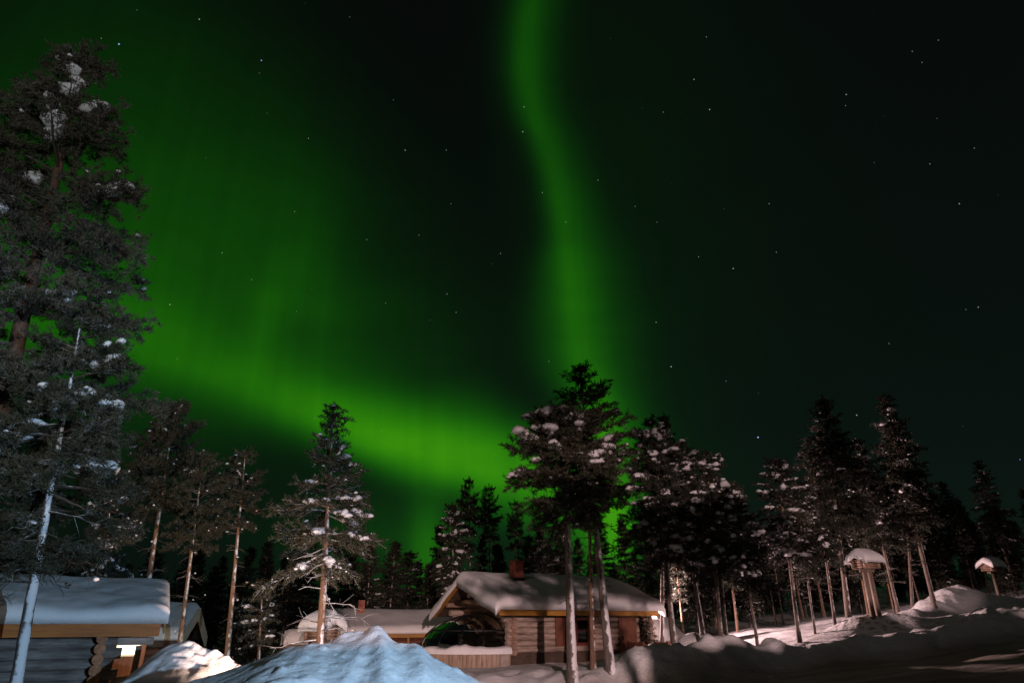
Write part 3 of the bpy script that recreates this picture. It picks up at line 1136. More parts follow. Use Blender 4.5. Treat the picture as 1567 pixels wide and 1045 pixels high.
# ---- low cabin behind the heap, left of the main cabin
c4 = at(524, 968, 31.0)
ROOT4 = empty('log_cabin', (c4.x, c4.y, c4.z - 1.95), 'low dark cabin with small chimney half hidden behind the blue snow heap', 'cabin', math.radians(18))
ez4 = 1.95
RP4 = [(0.0, ez4), (2.6, ez4 + .86), (5.2, ez4)]
rf4 = roof_slab(ROOT4, -.3, 7.5, RP4, .1, M_DARKWOOD)
snow_cap('roof_snow', rf4, -.3, 7.5, pl(RP4), 0.0, 5.2, .2, M_SNOW, 33, .14)
MB().box(-.28, 7.48, -.035, -.002, ez4 - .2, ez4 - .02).build('fascia', M_FASCIA, rf4)
fb = MB()
for (ya, za), (yb, zb) in ((RP4[0], RP4[1]), (RP4[1], RP4[2])):
    fb.prism([(ya, za - .01), (yb, zb - .01), (yb, zb - .22), (ya, za - .22)], -.35, -.302)
fb.build('bargeboard', M_FASCIA, rf4)
mb = MB()
log_run(mb, (.5, .55), (7.0, .55), 0, 9, .11, lambda i: (.2, .2))
mb.build('log_wall', M_DRED, ROOT4)
mb = MB()
mb.prism([(.66, 0), (4.6, 0), (4.6, ez4 + .05), (2.6, ez4 + .68), (.66, ez4 + .05)], .5, .7)
mb.build('gable_wall', M_DRED, ROOT4)
MB().box(1.0, 1.06, .36, .425, .2, 1.8).build('porch_post', M_YELW, ROOT4)
MB().box(2.9, 2.98, .30, .42, .0, 1.8).build('porch_post', M_YELW, ROOT4)
zc4 = pl(RP4)(1.9)
chm = MB().box(.75, 1.05, 1.75, 2.05, zc4 + .1, zc4 + .75).build('chimney', M_CHIM, rf4)
MB().box(.72, 1.08, 1.72, 2.08, zc4 - .1, zc4 + .098).build('flashing', M_BLACK, chm)
for x_ in (1.5, 3.4):
    wq = MB().box(x_, x_ + .9, .38, .43, .55, 1.4).build('window', M_FASCIA, ROOT4)
    MB().box(x_ + .07, x_ + .83, .37, .379, .62, 1.33).build('pane', M_PANE, wq)


# ------------------------------------------------------------------ raised storehouses
def hut(px, py_base, Y, w, post_h, rot, label, posts=2, group='small storehouses raised on posts'):
    p = at(px, py_base, Y)
    zb = gz(p.x, p.y)
    root = empty('raised_storehouse', (p.x, p.y, zb), label, 'storehouse', rot, group)
    d = w * .85
    h = post_h
    for k in range(posts):
        xo = (k - (posts - 1) / 2) * w * .36
        MB().tube([(xo, 0, -.4), (xo * .97, 0, h * .5), (xo * .9, 0, h)], [w * .125, w * .115, w * .11], 12, jit=.03).build('post', M_POSTW, root)
    MB().box(-w * .34, w * .34, -.09, .09, h + .002, h + .10).build('bearer', M_POSTW, root)
    r = w * .055
    mb = MB()
    bw, bd = w * .40, d * .38
    for i in range(4):
        z = h + .102 + r + i * 2 * r * .95
        for s in (-1, 1):
            mb.tube([(-bw - .06, s * bd, z), (bw + .06, s * bd, z)], r, 10)
            mb.tube([(s * bw, -bd - .06, z + r * .6), (s * bw, bd + .06, z + r * .6)], r, 10)
    mb.box(-bw + r, bw - r, -bd + r, bd - r, h + .12, h + .13)
    mb.build('log_box', M_LOGB, root)
    ze = h + .10 + 8 * r * .95
    rp = [(-d * .60, ze - .04), (0, ze + w * .20), (d * .60, ze - .04)]
    rr = roof_slab(root, -w * .52, w * .52, rp, .04, M_DARKWOOD)
    MB().prism([(-bd, ze), (bd, ze), (0, ze + w * .15)], -bw, -bw + .05).build('gable', M_LOGB, root)
    snow_cap('roof_snow', rr, -w * .52, w * .52, pl(rp), -d * .60, d * .60, w * .33, M_SNOW, int(px), .03, .07, .2, .35, .05)
    return root


hut(1342, 950, 24.2, .76, 1.42, math.radians(22), 'raised log storehouse on two posts with thick snow cap beside the road', 2)
hut(1529, 912, 30.0, .66, 1.05, math.radians(18), 'farther small storehouse on a single post at the right edge', 1)
hut(487, 1030, 22.5, .92, 1.5, math.radians(-28), 'snow-capped log storehouse behind the bare-branched pine', 2)
hut(446, 1020, 27.0, .72, 1.15, math.radians(25), 'smaller snow-capped storehouse left of its neighbour above the blue heap', 1)

# ---- yellow-brown shed far right
p5 = at(1480, 905, 46)
sh = empty('wooden_shed', (p5.x, p5.y, gz(p5.x, p5.y)), 'low yellow-brown plank shed among the trees at far right', 'shed', math.radians(-14))
h5 = at(1480, 882, 46).z - gz(p5.x, p5.y)
mb = MB()
for k in range(20):
    mb.box(-1.9 + k * .15, -1.76 + k * .15, -.02, .02, -.3, h5 - .08)
mb.build('plank_wall', M_YELW, sh)
MB().box(1.12, 1.2, 0.03, 2.0, -.3, h5 - .08).box(-1.9, -1.82, .03, 2.0, -.3, h5 - .08).box(-1.815, 1.115, 1.95, 2.0, -.3, h5 - .08).build('side_wall', M_DARKWOOD, sh)
r5 = MB().box(-2.0, 1.3, -.15, 2.2, h5 - .076, h5).build('roof', M_DARKWOOD, sh)

# ------------------------------------------------------------------ trees
ico_cache = {}


def ico(sub):
    if sub not in ico_cache:
        b = bmesh.new()
        bmesh.ops.create_icosphere(b, subdivisions=sub, radius=1)
        v = np.array([x.co[:] for x in b.verts])
        f = np.array([[x.index for x in q.verts] for q in b.faces])
        b.free()
        ico_cache[sub] = (v, f)
    return ico_cache[sub]


def add_tube(Vl, Fl, pts, rad, n):
    """append a tapered tube (quads) to numpy lists"""
    pts = np.asarray(pts, float)
    m = len(pts)
    off = sum(len(v) for v in Vl)
    d = np.gradient(pts, axis=0)
    d /= np.linalg.norm(d, axis=1)[:, None] + 1e-9
    ref = np.where(np.abs(d[:, 2:3]) < .9, np.array([[0, 0, 1.0]]), np.array([[1.0, 0, 0]]))
    x = np.cross(ref, d)
    x /= np.linalg.norm(x, axis=1)[:, None] + 1e-9
    y = np.cross(d, x)
    a = np.linspace(0, 2 * np.pi, n, endpoint=False)
    ring = pts[:, None, :] + (x[:, None, :] * np.cos(a)[None, :, None] + y[:, None, :] * np.sin(a)[None, :, None]) * np.asarray(rad)[:, None, None]
    Vl.append(ring.reshape(-1, 3))
    I = np.arange(m * n).reshape(m, n)
    J = np.roll(I, -1, 1)
    Fl.append(np.stack([I[:-1], J[:-1], J[1:], I[1:]], -1).reshape(-1, 4) + off)


def make_tree(name, seed, H, r0, cb, radii, whorl=.42, per=5, el=(-15, 35), droop=.12, tw_step=.16, tw_len=.42, needles=9, nl=.13, nw=.018,
              tstep=.12, start=.3, dead=6, dead_len=.8, snow_n=40, snow_r=.16, fine_n=120, snow_band=(.05, .85), bark=None, leaf=None, limb=None, clumps=False, dead_lo=.45, ball=0.0,
              side_bias=None, twigs=False, flat=.35, gap=.12, label='', cat='tree', min_tuft=0.0, nspread=.75):
    rg = np.random.default_rng(seed)
    rd = random.Random(seed)
    TV, TF = [], []
    # trunk
    m = 26
    t = np.linspace(0, 1, m)
    wob = np.cumsum(rg.normal(0, .012, (m, 2)), 0) * H * .03
    wob -= t[:, None] * wob[-1]
    tp = np.stack([wob[:, 0], wob[:, 1], t * H - .5 * (t == 0)], -1)
    tr = r0 * (1 - t) ** .85 * (1 + .35 * np.exp(-t * 30)) + .012
    tr *= 1 + rg.normal(0, .03, m)
    add_tube(TV, TF, tp, tr, 12)

    def trunk(z):
        return np.array([np.interp(z, tp[:, 2], tp[:, 0]), np.interp(z, tp[:, 2], tp[:, 1]), z])

    tufts_p, tufts_d, tufts_s = [], [], []
    snow_spots = []
    fine_spots = []
    ts = np.array([q[0] for q in radii])
    rs = np.array([q[1] for q in radii])
    z = cb * H
    zc0 = z
    while z < H * .985:
        k = (z - zc0) / (H - zc0)
        R = np.interp(k, ts, rs)
        n = max(3, int(round(per * 1.2 * (1 - .25 * k) + rd.uniform(-1, 1))))
        a0 = rd.uniform(0, 6.28)
        for i in range(n):
            if rd.random() < gap:
                continue
            az = a0 + 6.283 * i / n + rd.uniform(-.35, .35)
            L = 1.22 * R * rd.uniform(.6, 1.12)
            if side_bias is not None:
                L *= side_bias(az, k)
            if L < .08:
                continue
            e = math.radians(el[0] + (el[1] - el[0]) * k + rd.uniform(-12, 12))
            hd = np.array([math.cos(az), math.sin(az), 0])
            base = trunk(z + rd.uniform(-.12, .12))
            np_ = 8
            s = np.linspace(0, 1, np_)
            pts = base + hd * (s * L * math.cos(e))[:, None] + np.array([0, 0, 1.0]) * (s * L * math.sin(e) - droop * L * (s ** 2) * (1 - .6 * k) + .10 * L * s ** 4)[:, None]
            pts += rg.normal(0, .02 * L, (np_, 3)) * s[:, None]
            pts[:, 2] = np.minimum(pts[:, 2], H * (.90 + .085 * k))
            br = max(.008, .020 * L + .004) * (1 - .75 * s)
            add_tube(TV, TF, pts, br, 5)
            snow_spots.append((pts, az, k, L))
            # twigs and needle tufts
            ln = max(2, int(L * (1 - start) / tw_step))
            for j in range(ln + 1):
                sj = start + (1 - start) * (j + rd.uniform(-.3, .3)) / max(1, ln)
                sj = min(1.0, max(start * .7, sj))
                p = np.array([np.interp(sj, s, pts[:, q]) for q in range(3)])
                dlim = pts[min(np_ - 1, int(sj * (np_ - 1)) + 1)] - pts[max(0, int(sj * (np_ - 1)) - 1)]
                dlim = dlim / (np.linalg.norm(dlim) + 1e-9)
                sid = np.cross(dlim, [0, 0, 1.0])
                for sg in ((-1, 1) if j < ln else (0,)):
                    tl = tw_len * min(1.3, L) * (1.15 - .6 * sj) * rd.uniform(.6, 1.25) if sg else tw_len * .5
                    td = dlim * .75 + sid * sg * rd.uniform(.5, 1.0) + np.array([0, 0, rd.uniform(-flat, flat * 1.2)])
                    td /= np.linalg.norm(td)
                    nt_ = max(1, int(tl / tstep))
                    q = p + td * np.linspace(.15, 1, nt_ + 1)[:, None] * tl
                    q[:, 2] -= .12 * tl * np.linspace(0, 1, nt_ + 1) ** 2
                    tufts_p.append(q)
                    tufts_d.append(np.repeat(td[None], nt_ + 1, 0))
                    if twigs and tl > .15:
                        add_tube(TV, TF, np.stack([p, (p + q[-1]) / 2, q[-1]]), [.007, .006, .004], 3)
                    if ball:
                        tufts_p.append(q[-1] + rg.normal(0, ball, (4, 3)))
                        tufts_d.append(np.repeat(td[None], 4, 0))
                    if rd.random() < .5:
                        fine_spots.append(q[-1] + [0, 0, .02])
        z += whorl * rd.uniform(.7, 1.3) * (1 - .35 * k)
    # leader
    lp = np.linspace(H * .93, H, 8)
    tufts_p.append(np.stack([trunk(q) for q in lp]))
    tufts_d.append(np.tile([0, 0, 1.0], (8, 1)))
    # dead limbs under the crown
    for i in range(dead):
        zz = H * rd.uniform(max(.12, cb * dead_lo), cb + .06)
        az = rd.uniform(0, 6.28)
        L = dead_len * rd.uniform(.35, 1.1)
        hd = np.array([math.cos(az), math.sin(az), rd.uniform(-.35, .25)])
        s = np.linspace(0, 1, 6)
        pts = trunk(zz) + hd * (s * L)[:, None] + np.array([0, 0, 1.0]) * (-.10 * L * s ** 2)[:, None] + rg.normal(0, .03 * L, (6, 3)) * s[:, None]
        add_tube(TV, TF, pts, (.010 + .010 * L) * (1 - .8 * s) + .003, 5)
        for j in range(int(2 + L * 4)):
            sj = rd.uniform(.3, 1)
            p = np.array([np.interp(sj, s, pts[:, q]) for q in range(3)])
            td = hd * .6 + rg.normal(0, .5, 3)
            tl = L * rd.uniform(.15, .35)
            q = p + td * tl
            add_tube(TV, TF, np.stack([p, (p + q) / 2 + rg.normal(0, .02, 3), q]), [.007, .006, .003], 3)
            if rd.random() < .25:
                fine_spots.append(q)
    trunk_me = mesh_np(name + '_trunk', np.concatenate(TV), np.concatenate(TF), bark, True)
    trunk_me.materials.append(limb or M_LIMB)
    mi = np.ones(len(trunk_me.polygons), np.int32)
    mi[:len(TF[0])] = 0
    trunk_me.polygons.foreach_set('material_index', mi)
    # needles
    P = np.concatenate(tufts_p)
    D = np.concatenate(tufts_d)
    N = len(P) * needles
    P2 = np.repeat(P, needles, 0) + rg.normal(0, .025, (N, 3))
    d = np.repeat(D, needles, 0) * .55 + rg.normal(0, nspread, (N, 3)) * np.array([1, 1, .8]) + np.array([0, 0, .12])
    d /= np.linalg.norm(d, axis=1)[:, None]
    ln = nl * rg.uniform(.6, 1.3, N)[:, None]
    sd = np.cross(d, rg.normal(0, 1, (N, 3)))
    sd /= np.linalg.norm(sd, axis=1)[:, None] + 1e-9
    w = nw * rg.uniform(.7, 1.3, N)[:, None]
    V = np.stack([P2 - sd * w * .6, P2 + sd * w * .6, P2 + d * ln * .6 + sd * w * .8, P2 + d * ln], 1).reshape(-1, 3)
    I = np.arange(N)[:, None] * 4 + np.array([0, 1, 2, 3])
    crown_me = mesh_np(name + '_crown', V, I, leaf, False)
    # snow clumps
    SV, SF, off = [], [], 0
    pick = [q for q in snow_spots if snow_band[0] <= q[2] <= snow_band[1]]
    rd.shuffle(pick)

    def lump(p, az, r, sub):
        nonlocal off
        v, f = ico(sub)
        v = v.copy()
        ph = rg.uniform(0, 6.28, 6)
        dsp = 1 + .16 * np.sin(v[:, 0] * 3.1 + ph[0]) * np.sin(v[:, 1] * 2.7 + ph[1]) + .12 * np.sin(v[:, 2] * 4.3 + ph[2] + v[:, 0] * 2) + .06 * np.sin(v[:, 0] * 7 + ph[3]) * np.sin(v[:, 1] * 8 + ph[4])
        v = v * dsp[:, None]
        v[:, 2] = np.where(v[:, 2] < 0, v[:, 2] * .5, v[:, 2] * .95)
        sc = np.array([rg.uniform(.95, 1.45), rg.uniform(.8, 1.15), rg.uniform(.6, .95)]) * r
        v = v * sc
        ca, sa = math.cos(az), math.sin(az)
        v = np.stack([v[:, 0] * ca - v[:, 1] * sa, v[:, 0] * sa + v[:, 1] * ca, v[:, 2]], -1) + p
        SV.append(v)
        SF.append(f + off)
        off += len(v)

    big = []

    def shelf(pts, az, r, sub):
        sA = rd.uniform(.35, .8)
        sB = min(1.0, sA + rd.uniform(.08, .5))
        Ln = np.linalg.norm(pts[-1] - pts[0])
        n_ = max(1, int((sB - sA) * Ln / (r * .75)))
        ss = np.linspace(0, 1, len(pts))
        sid = np.array([-math.sin(az), math.cos(az), 0])
        for q in range(n_ + 1):
            sq = sA + (sB - sA) * q / max(1, n_)
            p = np.array([np.interp(sq, ss, pts[:, c_]) for c_ in range(3)]) + sid * rd.uniform(-.7, .7) * r
            rr = r * rd.uniform(.55, 1.1)
            lump(p + np.array([0, 0, .03 + rr * (.5 if ball else .25)]), az + rd.uniform(-.4, .4), rr, sub)

    for pts_, az, k, L in pick[:max(4, int(snow_n * .62))]:
        r = snow_r * rd.choice((.4, .5, .6, .75, .9, 1.1))
        if clumps and r >= snow_r * .7:
            SV0, SF0, off0 = SV, SF, off
            SV, SF, off = [], [], 0
            shelf(pts_, az, r, 2)
            big.append(mesh_np(name + '_clump', np.concatenate(SV), np.concatenate(SF), M_TSNOW, True))
            SV, SF, off = SV0, SF0, off0
            continue
        shelf(pts_, az, r, 2)
    rd.shuffle(fine_spots)
    for p in fine_spots[:int(fine_n * .55)]:
        lump(np.asarray(p) + [0, 0, .03], rd.uniform(0, 6), rd.uniform(.025, .075), 1)
    snow_me = mesh_np(name + '_snow', np.concatenate(SV), np.concatenate(SF), M_TSNOW, True) if SV else None
    return dict(name=name, H=H, trunk=trunk_me, crown=crown_me, snow=snow_me, big=big)


def plant(kind, proto, base_px, Y, top, label, spin, wide=1.0, group=None, base_py=None, z=None, cat='tree', loc=None):
    """stand a tree with its foot at base_px / depth Y and its tip on the photo point top"""
    if loc is None:
        pt = at(top[0], top[1], Y)
        x = (base_px - 783.5) / F * (Y * CT + (0 - CZ) * ST)
        zb = gz(x, Y) if z is None else z
        x = (base_px - 783.5) / F * (Y * CT + (zb - CZ) * ST)
        foot = Vector((x, Y, zb))
    else:
        foot, pt = loc
    d = pt - foot
    o = bpy.data.objects.new(kind, None)
    C.objects.link(o)
    o.location = foot
    q = Vector((0, 0, 1)).rotation_difference(d.normalized()) @ Quaternion((0, 0, 1), spin)
    o.rotation_mode = 'XYZ'
    o.rotation_euler = q.to_euler()
    s = d.length / proto['H']
    o.scale = (s * wide, s * wide, s)
    tag(o, label, cat, group)
    for nm, key in (('trunk', 'trunk'), ('crown', 'crown'), ('snow_cover', 'snow')):
        if proto[key] is not None:
            c = bpy.data.objects.new(nm, proto[key])
            C.objects.link(c)
            c.parent = o
            if key == 'snow':
                c['kind'] = 'stuff'
    for me_ in proto['big']:
        c = bpy.data.objects.new('snow_clump', me_)
        C.objects.link(c)
        c.parent = o
    return o


# --- big pine cut by the left edge
M_NEEDLEB = needle_mat('big_pine_needles', (.042, .041, .030), (.110, .100, .072), .25)
P_BIG = make_tree('big_pine', 101, 13.5, .19, .31, [(0, 1.3), (.15, 1.65), (.5, 1.5), (.72, .95), (.88, .42), (1, .08)], whorl=.56, per=5, el=(-10, 30), droop=.14,
                  tw_step=.15, tw_len=.62, needles=18, nl=.085, nw=.011, tstep=.09, start=.3, ball=.07, dead=10, dead_len=1.4, snow_n=30, snow_r=.27, fine_n=50, bark=M_BARKB, clumps=True, nspread=1.0, gap=.30,
                  leaf=M_NEEDLEB, flat=.5, snow_band=(.0, .9))
plant('pine_tree', P_BIG, -128, 13.6, (134, 66), 'huge dense pine cut by the left edge, tallest tree in view', 2.2)
# --- slender pine with the bare snowy trunk in front of the left cabin
P_LEAN = make_tree('slender_pine', 103, 7.6, .095, .47, [(0, 1.0), (.3, 1.2), (.55, .95), (.8, .65), (1, .2)], whorl=.34, per=5, el=(-22, 25), droop=.25,
                   tw_step=.12, tw_len=.5, needles=16, nl=.085, nw=.011, tstep=.09, start=.42, ball=.06, dead=16, dead_len=1.3, snow_n=30, snow_r=.18, fine_n=40, bark=M_BARKS, clumps=True, nspread=1.0, dead_lo=.75,
                   leaf=M_NEEDLE, flat=.5, twigs=True, gap=.25)
plant('pine_tree', P_LEAN, 0, 12.8, (124, 492), 'slender pine with white snow-plastered trunk crossing the left cabin roof', .9)

P_TALL = make_tree('tall_pine', 107, 10, .15, .62, [(0, 1.15), (.2, 1.5), (.5, 1.25), (.8, .75), (1, .2)], whorl=.33, per=5, el=(-5, 32), droop=.12,
                   tw_step=.17, tw_len=.5, needles=14, nl=.14, nw=.019, tstep=.11, start=.28, dead=26, dead_len=.9, snow_n=12, snow_r=.13, fine_n=60, bark=M_BARKO, leaf=M_NEEDLEW, gap=.12, flat=.5)
P_TALL2 = make_tree('tall_pine_b', 109, 10, .14, .67, [(0, .7), (.25, 1.15), (.5, 1.0), (.75, .75), (1, .2)], whorl=.36, per=5, el=(-10, 35), droop=.12,
                    tw_step=.17, tw_len=.5, needles=14, nl=.14, nw=.019, tstep=.11, start=.25, dead=22, dead_len=.6, snow_n=10, snow_r=.12, fine_n=50, bark=M_BARKO, leaf=M_NEEDLEW, gap=.12, flat=.5)
plant('pine_tree', P_TALL, 198, 21.5, (270, 614), 'tall pine rising behind the nearest cabin roof, leftmost of three bare-trunked pines', .4, .76)
plant('pine_tree', P_TALL, 262, 20.0, (312, 690), 'orange-trunked pine whose foot stands by the warm snow heap', 2.9, .72)
plant('pine_tree', P_TALL2, 340, 20.5, (376, 686), 'straight slim pine with a small high crown right of the warm heap', 1.0, .84)

P_WIDE = make_tree('wide_pine', 116, 8.2, .14, .43, [(0, 1.2), (.12, 1.9), (.28, 1.45), (.45, 1.35), (.58, .75), (.75, .5), (.9, .28), (1, .08)], whorl=.38, per=5, el=(-14, 30), droop=.22,
                   tw_step=.16, tw_len=.5, needles=8, nl=.13, nw=.020, tstep=.12, start=.26, dead=24, dead_len=1.5, snow_n=46, snow_r=.19, fine_n=100, bark=M_BARKO, leaf=M_NEEDLE, limb=M_LIMBF, clumps=True,
                   flat=.5, twigs=True, gap=.16, snow_band=(.0, .75))
plant('pine_tree', P_WIDE, 484, 19.5, (511, 618), 'open pine with frosted bare lower branches behind the blue heap', .5, .84)
P_SMALL = make_tree('small_pine', 117, 4.0, .06, .5, [(0, .5), (.4, .6), (.8, .3), (1, .1)], whorl=.28, per=5, tw_step=.15, tw_len=.4, needles=9, nl=.12, nw=.022, tstep=.12,
                    dead=4, dead_len=.3, snow_n=26, snow_r=.12, fine_n=60, bark=M_BARKO, leaf=M_NEEDLE)
plant('pine_tree', P_SMALL, 393, 23.0, (402, 888), 'small thin-stemmed pine with snow lumps left of the storehouses', .3)

# --- the trees in front of the main cabin
P_CAP = make_tree('capped_pine', 121, 8.6, .16, .55, [(0, .9), (.2, 1.55), (.55, 1.7), (.8, 1.4), (1, .5)], whorl=.36, per=6, el=(-14, 18), droop=.16,
                  tw_step=.15, tw_len=.5, needles=9, nl=.15, nw=.022, tstep=.12, start=.25, dead=8, dead_len=.8, snow_n=80, snow_r=.27, fine_n=60, bark=M_BARKS, leaf=M_NEEDLE, clumps=True,
                  flat=.45, snow_band=(.45, 1.0))
plant('pine_tree', P_CAP, 876, 19.8, (862, 632), 'pine with stout white trunk left of the trio before the main cabin', 1.3)
P_TWIN = make_tree('steeple_pine', 127, 9.8, .13, .52, [(0, .9), (.2, 1.25), (.5, 1.25), (.68, .95), (.78, .6), (1, .12)], whorl=.36, per=5, el=(-14, 35), droop=.14,
                   tw_step=.16, tw_len=.48, needles=9, nl=.14, nw=.022, tstep=.12, start=.25, dead=14, dead_len=.8, snow_n=16, snow_r=.17, fine_n=70, bark=M_BARKS, leaf=M_NEEDLE,
                   flat=.45, snow_band=(.1, .7))
plant('pine_tree', P_TWIN, 934, 20.4, (887, 558), 'pine with the pointed steeple top, right trunk of the trio before the main cabin', .2)
plant('pine_tree', P_TALL2, 908, 21.2, (899, 690), 'thin dark-trunked pine in the middle of the trio before the main cabin', 4.0, .9)

# --- snowy pines and spruces of the right half
P_SNOWY = make_tree('snowy_pine', 131, 9, .115, .40, [(0, .9), (.2, 1.5), (.45, 1.6), (.7, 1.1), (.9, .5), (1, .15)], whorl=.38, per=6, el=(-18, 28), droop=.16,
                    tw_step=.18, tw_len=.5, needles=12, nl=.14, nw=.020, tstep=.12, start=.22, dead=12, dead_len=1.0, snow_n=120, snow_r=.26, fine_n=90, bark=M_BARK, leaf=M_SPRUCE, flat=.4)
P_SNOWB = make_tree('snowy_pine_b', 137, 9, .10, .44, [(0, .8), (.25, 1.25), (.5, 1.3), (.75, .95), (1, .2)], whorl=.38, per=5, el=(-24, 25), droop=.2,
                    tw_step=.18, tw_len=.48, needles=12, nl=.14, nw=.020, tstep=.12, start=.22, dead=14, dead_len=.9, snow_n=95, snow_r=.23, fine_n=80, bark=M_BARK, leaf=M_SPRUCE, flat=.4)
P_DARK = make_tree('dark_spruce', 139, 10, .10, .42, [(0, 1.2), (.2, 1.45), (.5, 1.05), (.75, .5), (.9, .2), (1, .06)], whorl=.36, per=6, el=(-22, 20), droop=.18,
                   tw_step=.18, tw_len=.5, needles=13, nl=.14, nw=.020, tstep=.115, start=.18, dead=22, dead_len=.9, snow_n=34, snow_r=.15, fine_n=60, bark=M_BARK, leaf=M_SPRUCE, flat=.35)
P_DARKB = make_tree('dark_spruce_b', 149, 10, .098, .40, [(0, .95), (.25, 1.15), (.5, .9), (.75, .45), (.9, .2), (1, .06)], whorl=.36, per=5, el=(-24, 20), droop=.2,
                    tw_step=.18, tw_len=.5, needles=13, nl=.14, nw=.020, tstep=.115, start=.2, dead=18, dead_len=.8, snow_n=44, snow_r=.17, fine_n=80, bark=M_BARK, leaf=M_SPRUCE, flat=.35)
P_BUSH = make_tree('young_spruce', 151, 6, .08, .06, [(0, 1.0), (.2, 1.05), (.5, .75), (.8, .35), (1, .08)], whorl=.32, per=6, el=(-20, 25), droop=.2,
                   tw_step=.2, tw_len=.5, needles=8, nl=.17, nw=.034, tstep=.16, start=.2, dead=0, snow_n=60, snow_r=.15, fine_n=90, bark=M_BARK, leaf=M_SPRUCE, flat=.35)
P_FAR = make_tree('far_spruce', 157, 10, .12, .18, [(0, 1.1), (.2, 1.35), (.5, 1.0), (.75, .55), (1, .08)], whorl=.5, per=6, el=(-20, 22), droop=.2,
                  tw_step=.3, tw_len=.55, needles=7, nl=.26, nw=.05, tstep=.22, start=.2, dead=6, dead_len=.7, snow_n=30, snow_r=.15, fine_n=40, bark=M_BARK, leaf=M_SPRUCE, flat=.35)
P_FARB = make_tree('far_pine', 163, 10, .12, .42, [(0, .7), (.3, 1.2), (.6, 1.0), (.85, .55), (1, .15)], whorl=.5, per=5, el=(-12, 30), droop=.12,
                   tw_step=.3, tw_len=.55, needles=7, nl=.26, nw=.05, tstep=.22, start=.2, dead=8, dead_len=.6, snow_n=22, snow_r=.15, fine_n=30, bark=M_BARKO, leaf=M_SPRUCE, flat=.4)

R_LIST = [
    # proto, kind, foot px, Y, tip, spin, width, label
    (P_SNOWY, 'pine_tree', 1034, 23.0, (996, 640), .3, .95, 'snow-laden pine with a white-edged leaning trunk beside the main cabin'),
    (P_DARKB, 'spruce_tree', 1013, 27.5, (1016, 634), 1.2, .8, 'dark spruce close behind the snow-laden pine right of the main cabin'),
    (P_SNOWB, 'pine_tree', 1076, 26.0, (1032, 676), 2.0, 1.0, 'reddish-trunked snowy pine standing on the bright snow strip right of the cabin'),
    (P_SNOWY, 'pine_tree', 1105, 22.5, (1080, 690), 3.2, .9, 'snowy pine with the left of two close dark trunks on the bank'),
    (P_SNOWB, 'pine_tree', 1114, 23.6, (1090, 722), 4.4, .85, 'snowy pine with the right of two close dark trunks on the bank'),
    (P_SNOWY, 'pine_tree', 1160, 21.8, (1120, 738), 5.1, .75, 'lower snowy pine with dark leaning trunk left of the lit snow mound'),
    (P_SNOWB, 'pine_tree', 1224, 23.4, (1187, 700), .9, 1.0, 'snow-sprinkled pine at the bank edge left of the tall dark spruce'),
    (P_DARKB, 'spruce_tree', 1248, 24.6, (1216, 742), 2.4, .75, 'half-hidden spruce between the snow-sprinkled pine and tall dark spruce'),
    (P_DARK, 'spruce_tree', 1300, 25.6, (1258, 608), .6, 1.05, 'broad tall dark spruce whose trunk stands left of the two-post storehouse'),
    (P_DARKB, 'spruce_tree', 1279, 24.8, (1240, 690), 3.8, .8, 'thinner spruce just left of the broad tall dark one'),
    (P_DARK, 'spruce_tree', 1378, 28.0, (1312, 672), 4.6, .9, 'dark spruce rising straight behind the two-post storehouse'),
    (P_DARKB, 'spruce_tree', 1432, 27.0, (1352, 603), 1.6, .95, 'tall spire-topped spruce with snow dabs left of the road mound'),
    (P_DARKB, 'spruce_tree', 1397, 29.5, (1378, 650), 5.5, .8, 'slim spruce behind the spire-topped spruce near the storehouse'),
    (P_DARK, 'spruce_tree', 1500, 38.0, (1440, 736), 2.2, .9, 'dim rounded spruce beside the yellow-brown shed'),
    (P_DARKB, 'spruce_tree', 1558, 33.0, (1496, 704), .4, .95, 'dark narrow spruce beside the single-post storehouse'),
    (P_DARK, 'spruce_tree', 1640, 34.0, (1562, 748), 1.1, .95, 'dark spruce cut by the right edge'),
    (P_BUSH, 'spruce_tree', 990, 27.5, (984, 912), .3, 1.0, 'low young spruce with snowy twigs at the right end of the main cabin'),
    (P_TALL2, 'pine_tree', 720, 38.0, (718, 730), .3, .6, 'taller of two neighbouring pines against the green glow behind the main cabin'),
    (P_TALL2, 'pine_tree', 752, 39.0, (748, 742), 2.3, .6, 'slightly shorter of two neighbouring pines against the green glow behind the cabin'),
    (P_TALL2, 'pine_tree', 792, 37.0, (787, 765), 4.4, .6, 'small-crowned pine directly above the brick-red chimney'),
    (P_SNOWB, 'pine_tree', 694, 34.0, (692, 770), 1.4, .75, 'snowy pine left of the two neighbouring pines above the cabin gable'),
    (P_BUSH, 'spruce_tree', 828, 34.0, (826, 808), 2.6, .8, 'snowy young spruce right of the chimney above the cabin ridge'),
    (P_SNOWB, 'pine_tree', 150, 19.5, (172, 700), 1.7, .6, 'thin snowy pine beside the big left pine above the nearest roof'),
    (P_BUSH, 'spruce_tree', 860, 36.0, (858, 800), 4.6, .8, 'snowy young spruce behind the stout white trunk above the cabin ridge'),
]
for pr, kind, bx, Y, tip, sp, wd, lab in R_LIST:
    plant(kind, pr, bx, Y, tip, lab, sp, wd)

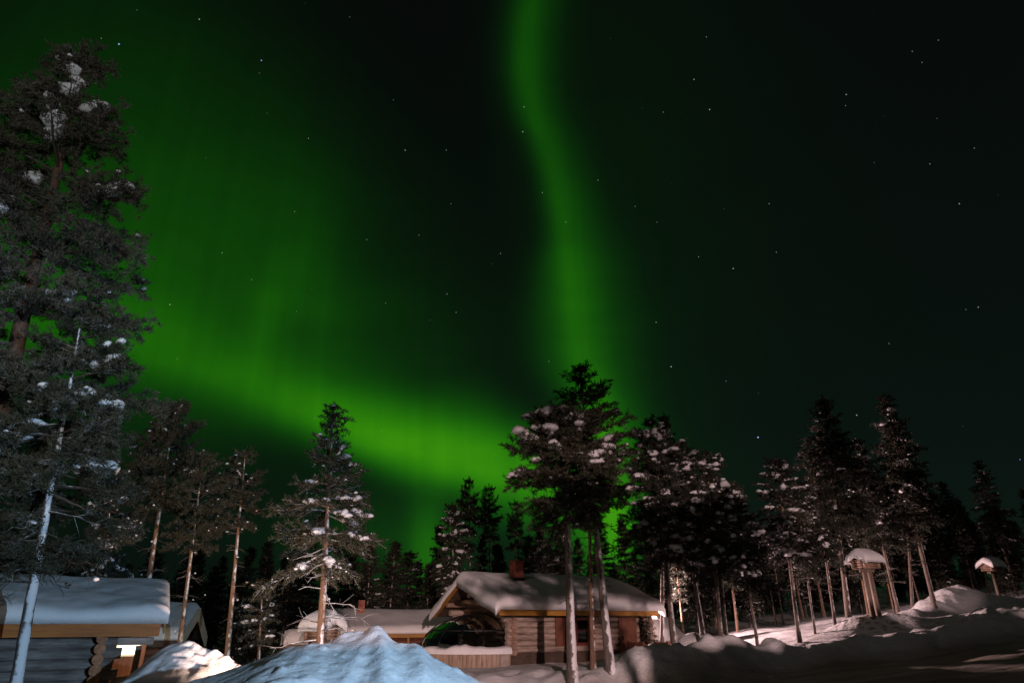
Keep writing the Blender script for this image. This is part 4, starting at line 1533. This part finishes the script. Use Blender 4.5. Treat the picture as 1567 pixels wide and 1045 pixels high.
# --- the unlit forest behind
rf_ = random.Random(5)
BACK = []
tops = [(-40, 850), (40, 850), (110, 835), (160, 850), (200, 860), (240, 850), (300, 840), (340, 850), (380, 840), (415, 822), (445, 858), (480, 850), (540, 845), (572, 820), (602, 832), (628, 838), (655, 856), (678, 800),
        (735, 812), (765, 825), (808, 822), (845, 835), (885, 830), (920, 800), (955, 790), (985, 800), (1035, 760), (1060, 730), (1100, 760), (1140, 790), (1165, 800), (1205, 790), (1235, 800),
        (1285, 770), (1330, 760), (1365, 780), (1405, 742), (1425, 760), (1465, 760), (1520, 770), (1545, 790), (1600, 780)]
for i, (x, y) in enumerate(tops):
    Y = rf_.uniform(36, 50)
    BACK.append((x, y + rf_.uniform(-6, 8), Y))
for i in range(52):
    x = -60 + i * 33 + rf_.uniform(-12, 12)
    BACK.append((x, 858 + rf_.uniform(-22, 14) - (30 if x > 1000 else 0), rf_.uniform(52, 66)))
for i in range(22):                                  # bare trunks seen between the lit trees at right
    x = 1010 + i * 25 + rf_.uniform(-9, 9)
    BACK.append((x, 790 + rf_.uniform(-20, 40), rf_.uniform(31, 40)))
for i in range(26):                                  # low dense firs closing the gaps under the crowns at right
    x = 985 + i * 24 + rf_.uniform(-10, 10)
    BACK.append((x, 846 + rf_.uniform(-22, 22), rf_.uniform(42.5, 52)))
for i, (x, y, Y) in enumerate(BACK):
    right = x > 1000 and Y < 42
    pr = P_FARB if (right and i % 3) or i % 5 == 0 else P_FAR
    pt = at(x, y, Y)
    foot = Vector((pt.x, Y, gz(pt.x, Y) - .1))
    plant('spruce_tree' if pr is P_FAR else 'pine_tree', pr, 0, Y, None,
          'dim conifer in the unlit forest row behind the cabins and storehouses', rf_.uniform(0, 6.28), rf_.uniform(.8, 1.15),
          'trees of the dark forest behind', loc=(foot, pt + Vector((rf_.uniform(-.2, .2), 0, 0))))

P_SHADEPINE = make_tree('roof_shade_pine', 201, 6.4, .13, .83, [(0, 1.3), (.5, 1.3), (1, .5)], whorl=.3, per=5, el=(-4, 10), droop=.02, tw_step=.2, tw_len=.5, needles=9, nl=.18, nw=.03, tstep=.16, start=.2,
                       dead=4, snow_n=10, fine_n=10, bark=M_BARK, leaf=M_NEEDLE)
for xr in (5.25, 6.9):  # added out of view, thin flat crowns shaped to shade the main roof
    plant('pine_tree', P_SHADEPINE, 0, 0, None, 'unseen flat-topped pine added behind the camera to shade the cabin roof', xr, 1.0, 'unseen pines added for roof shade',
          loc=(Vector((xr, -5.5, -.4)), Vector((xr + .1, -5.4, 6.0))))
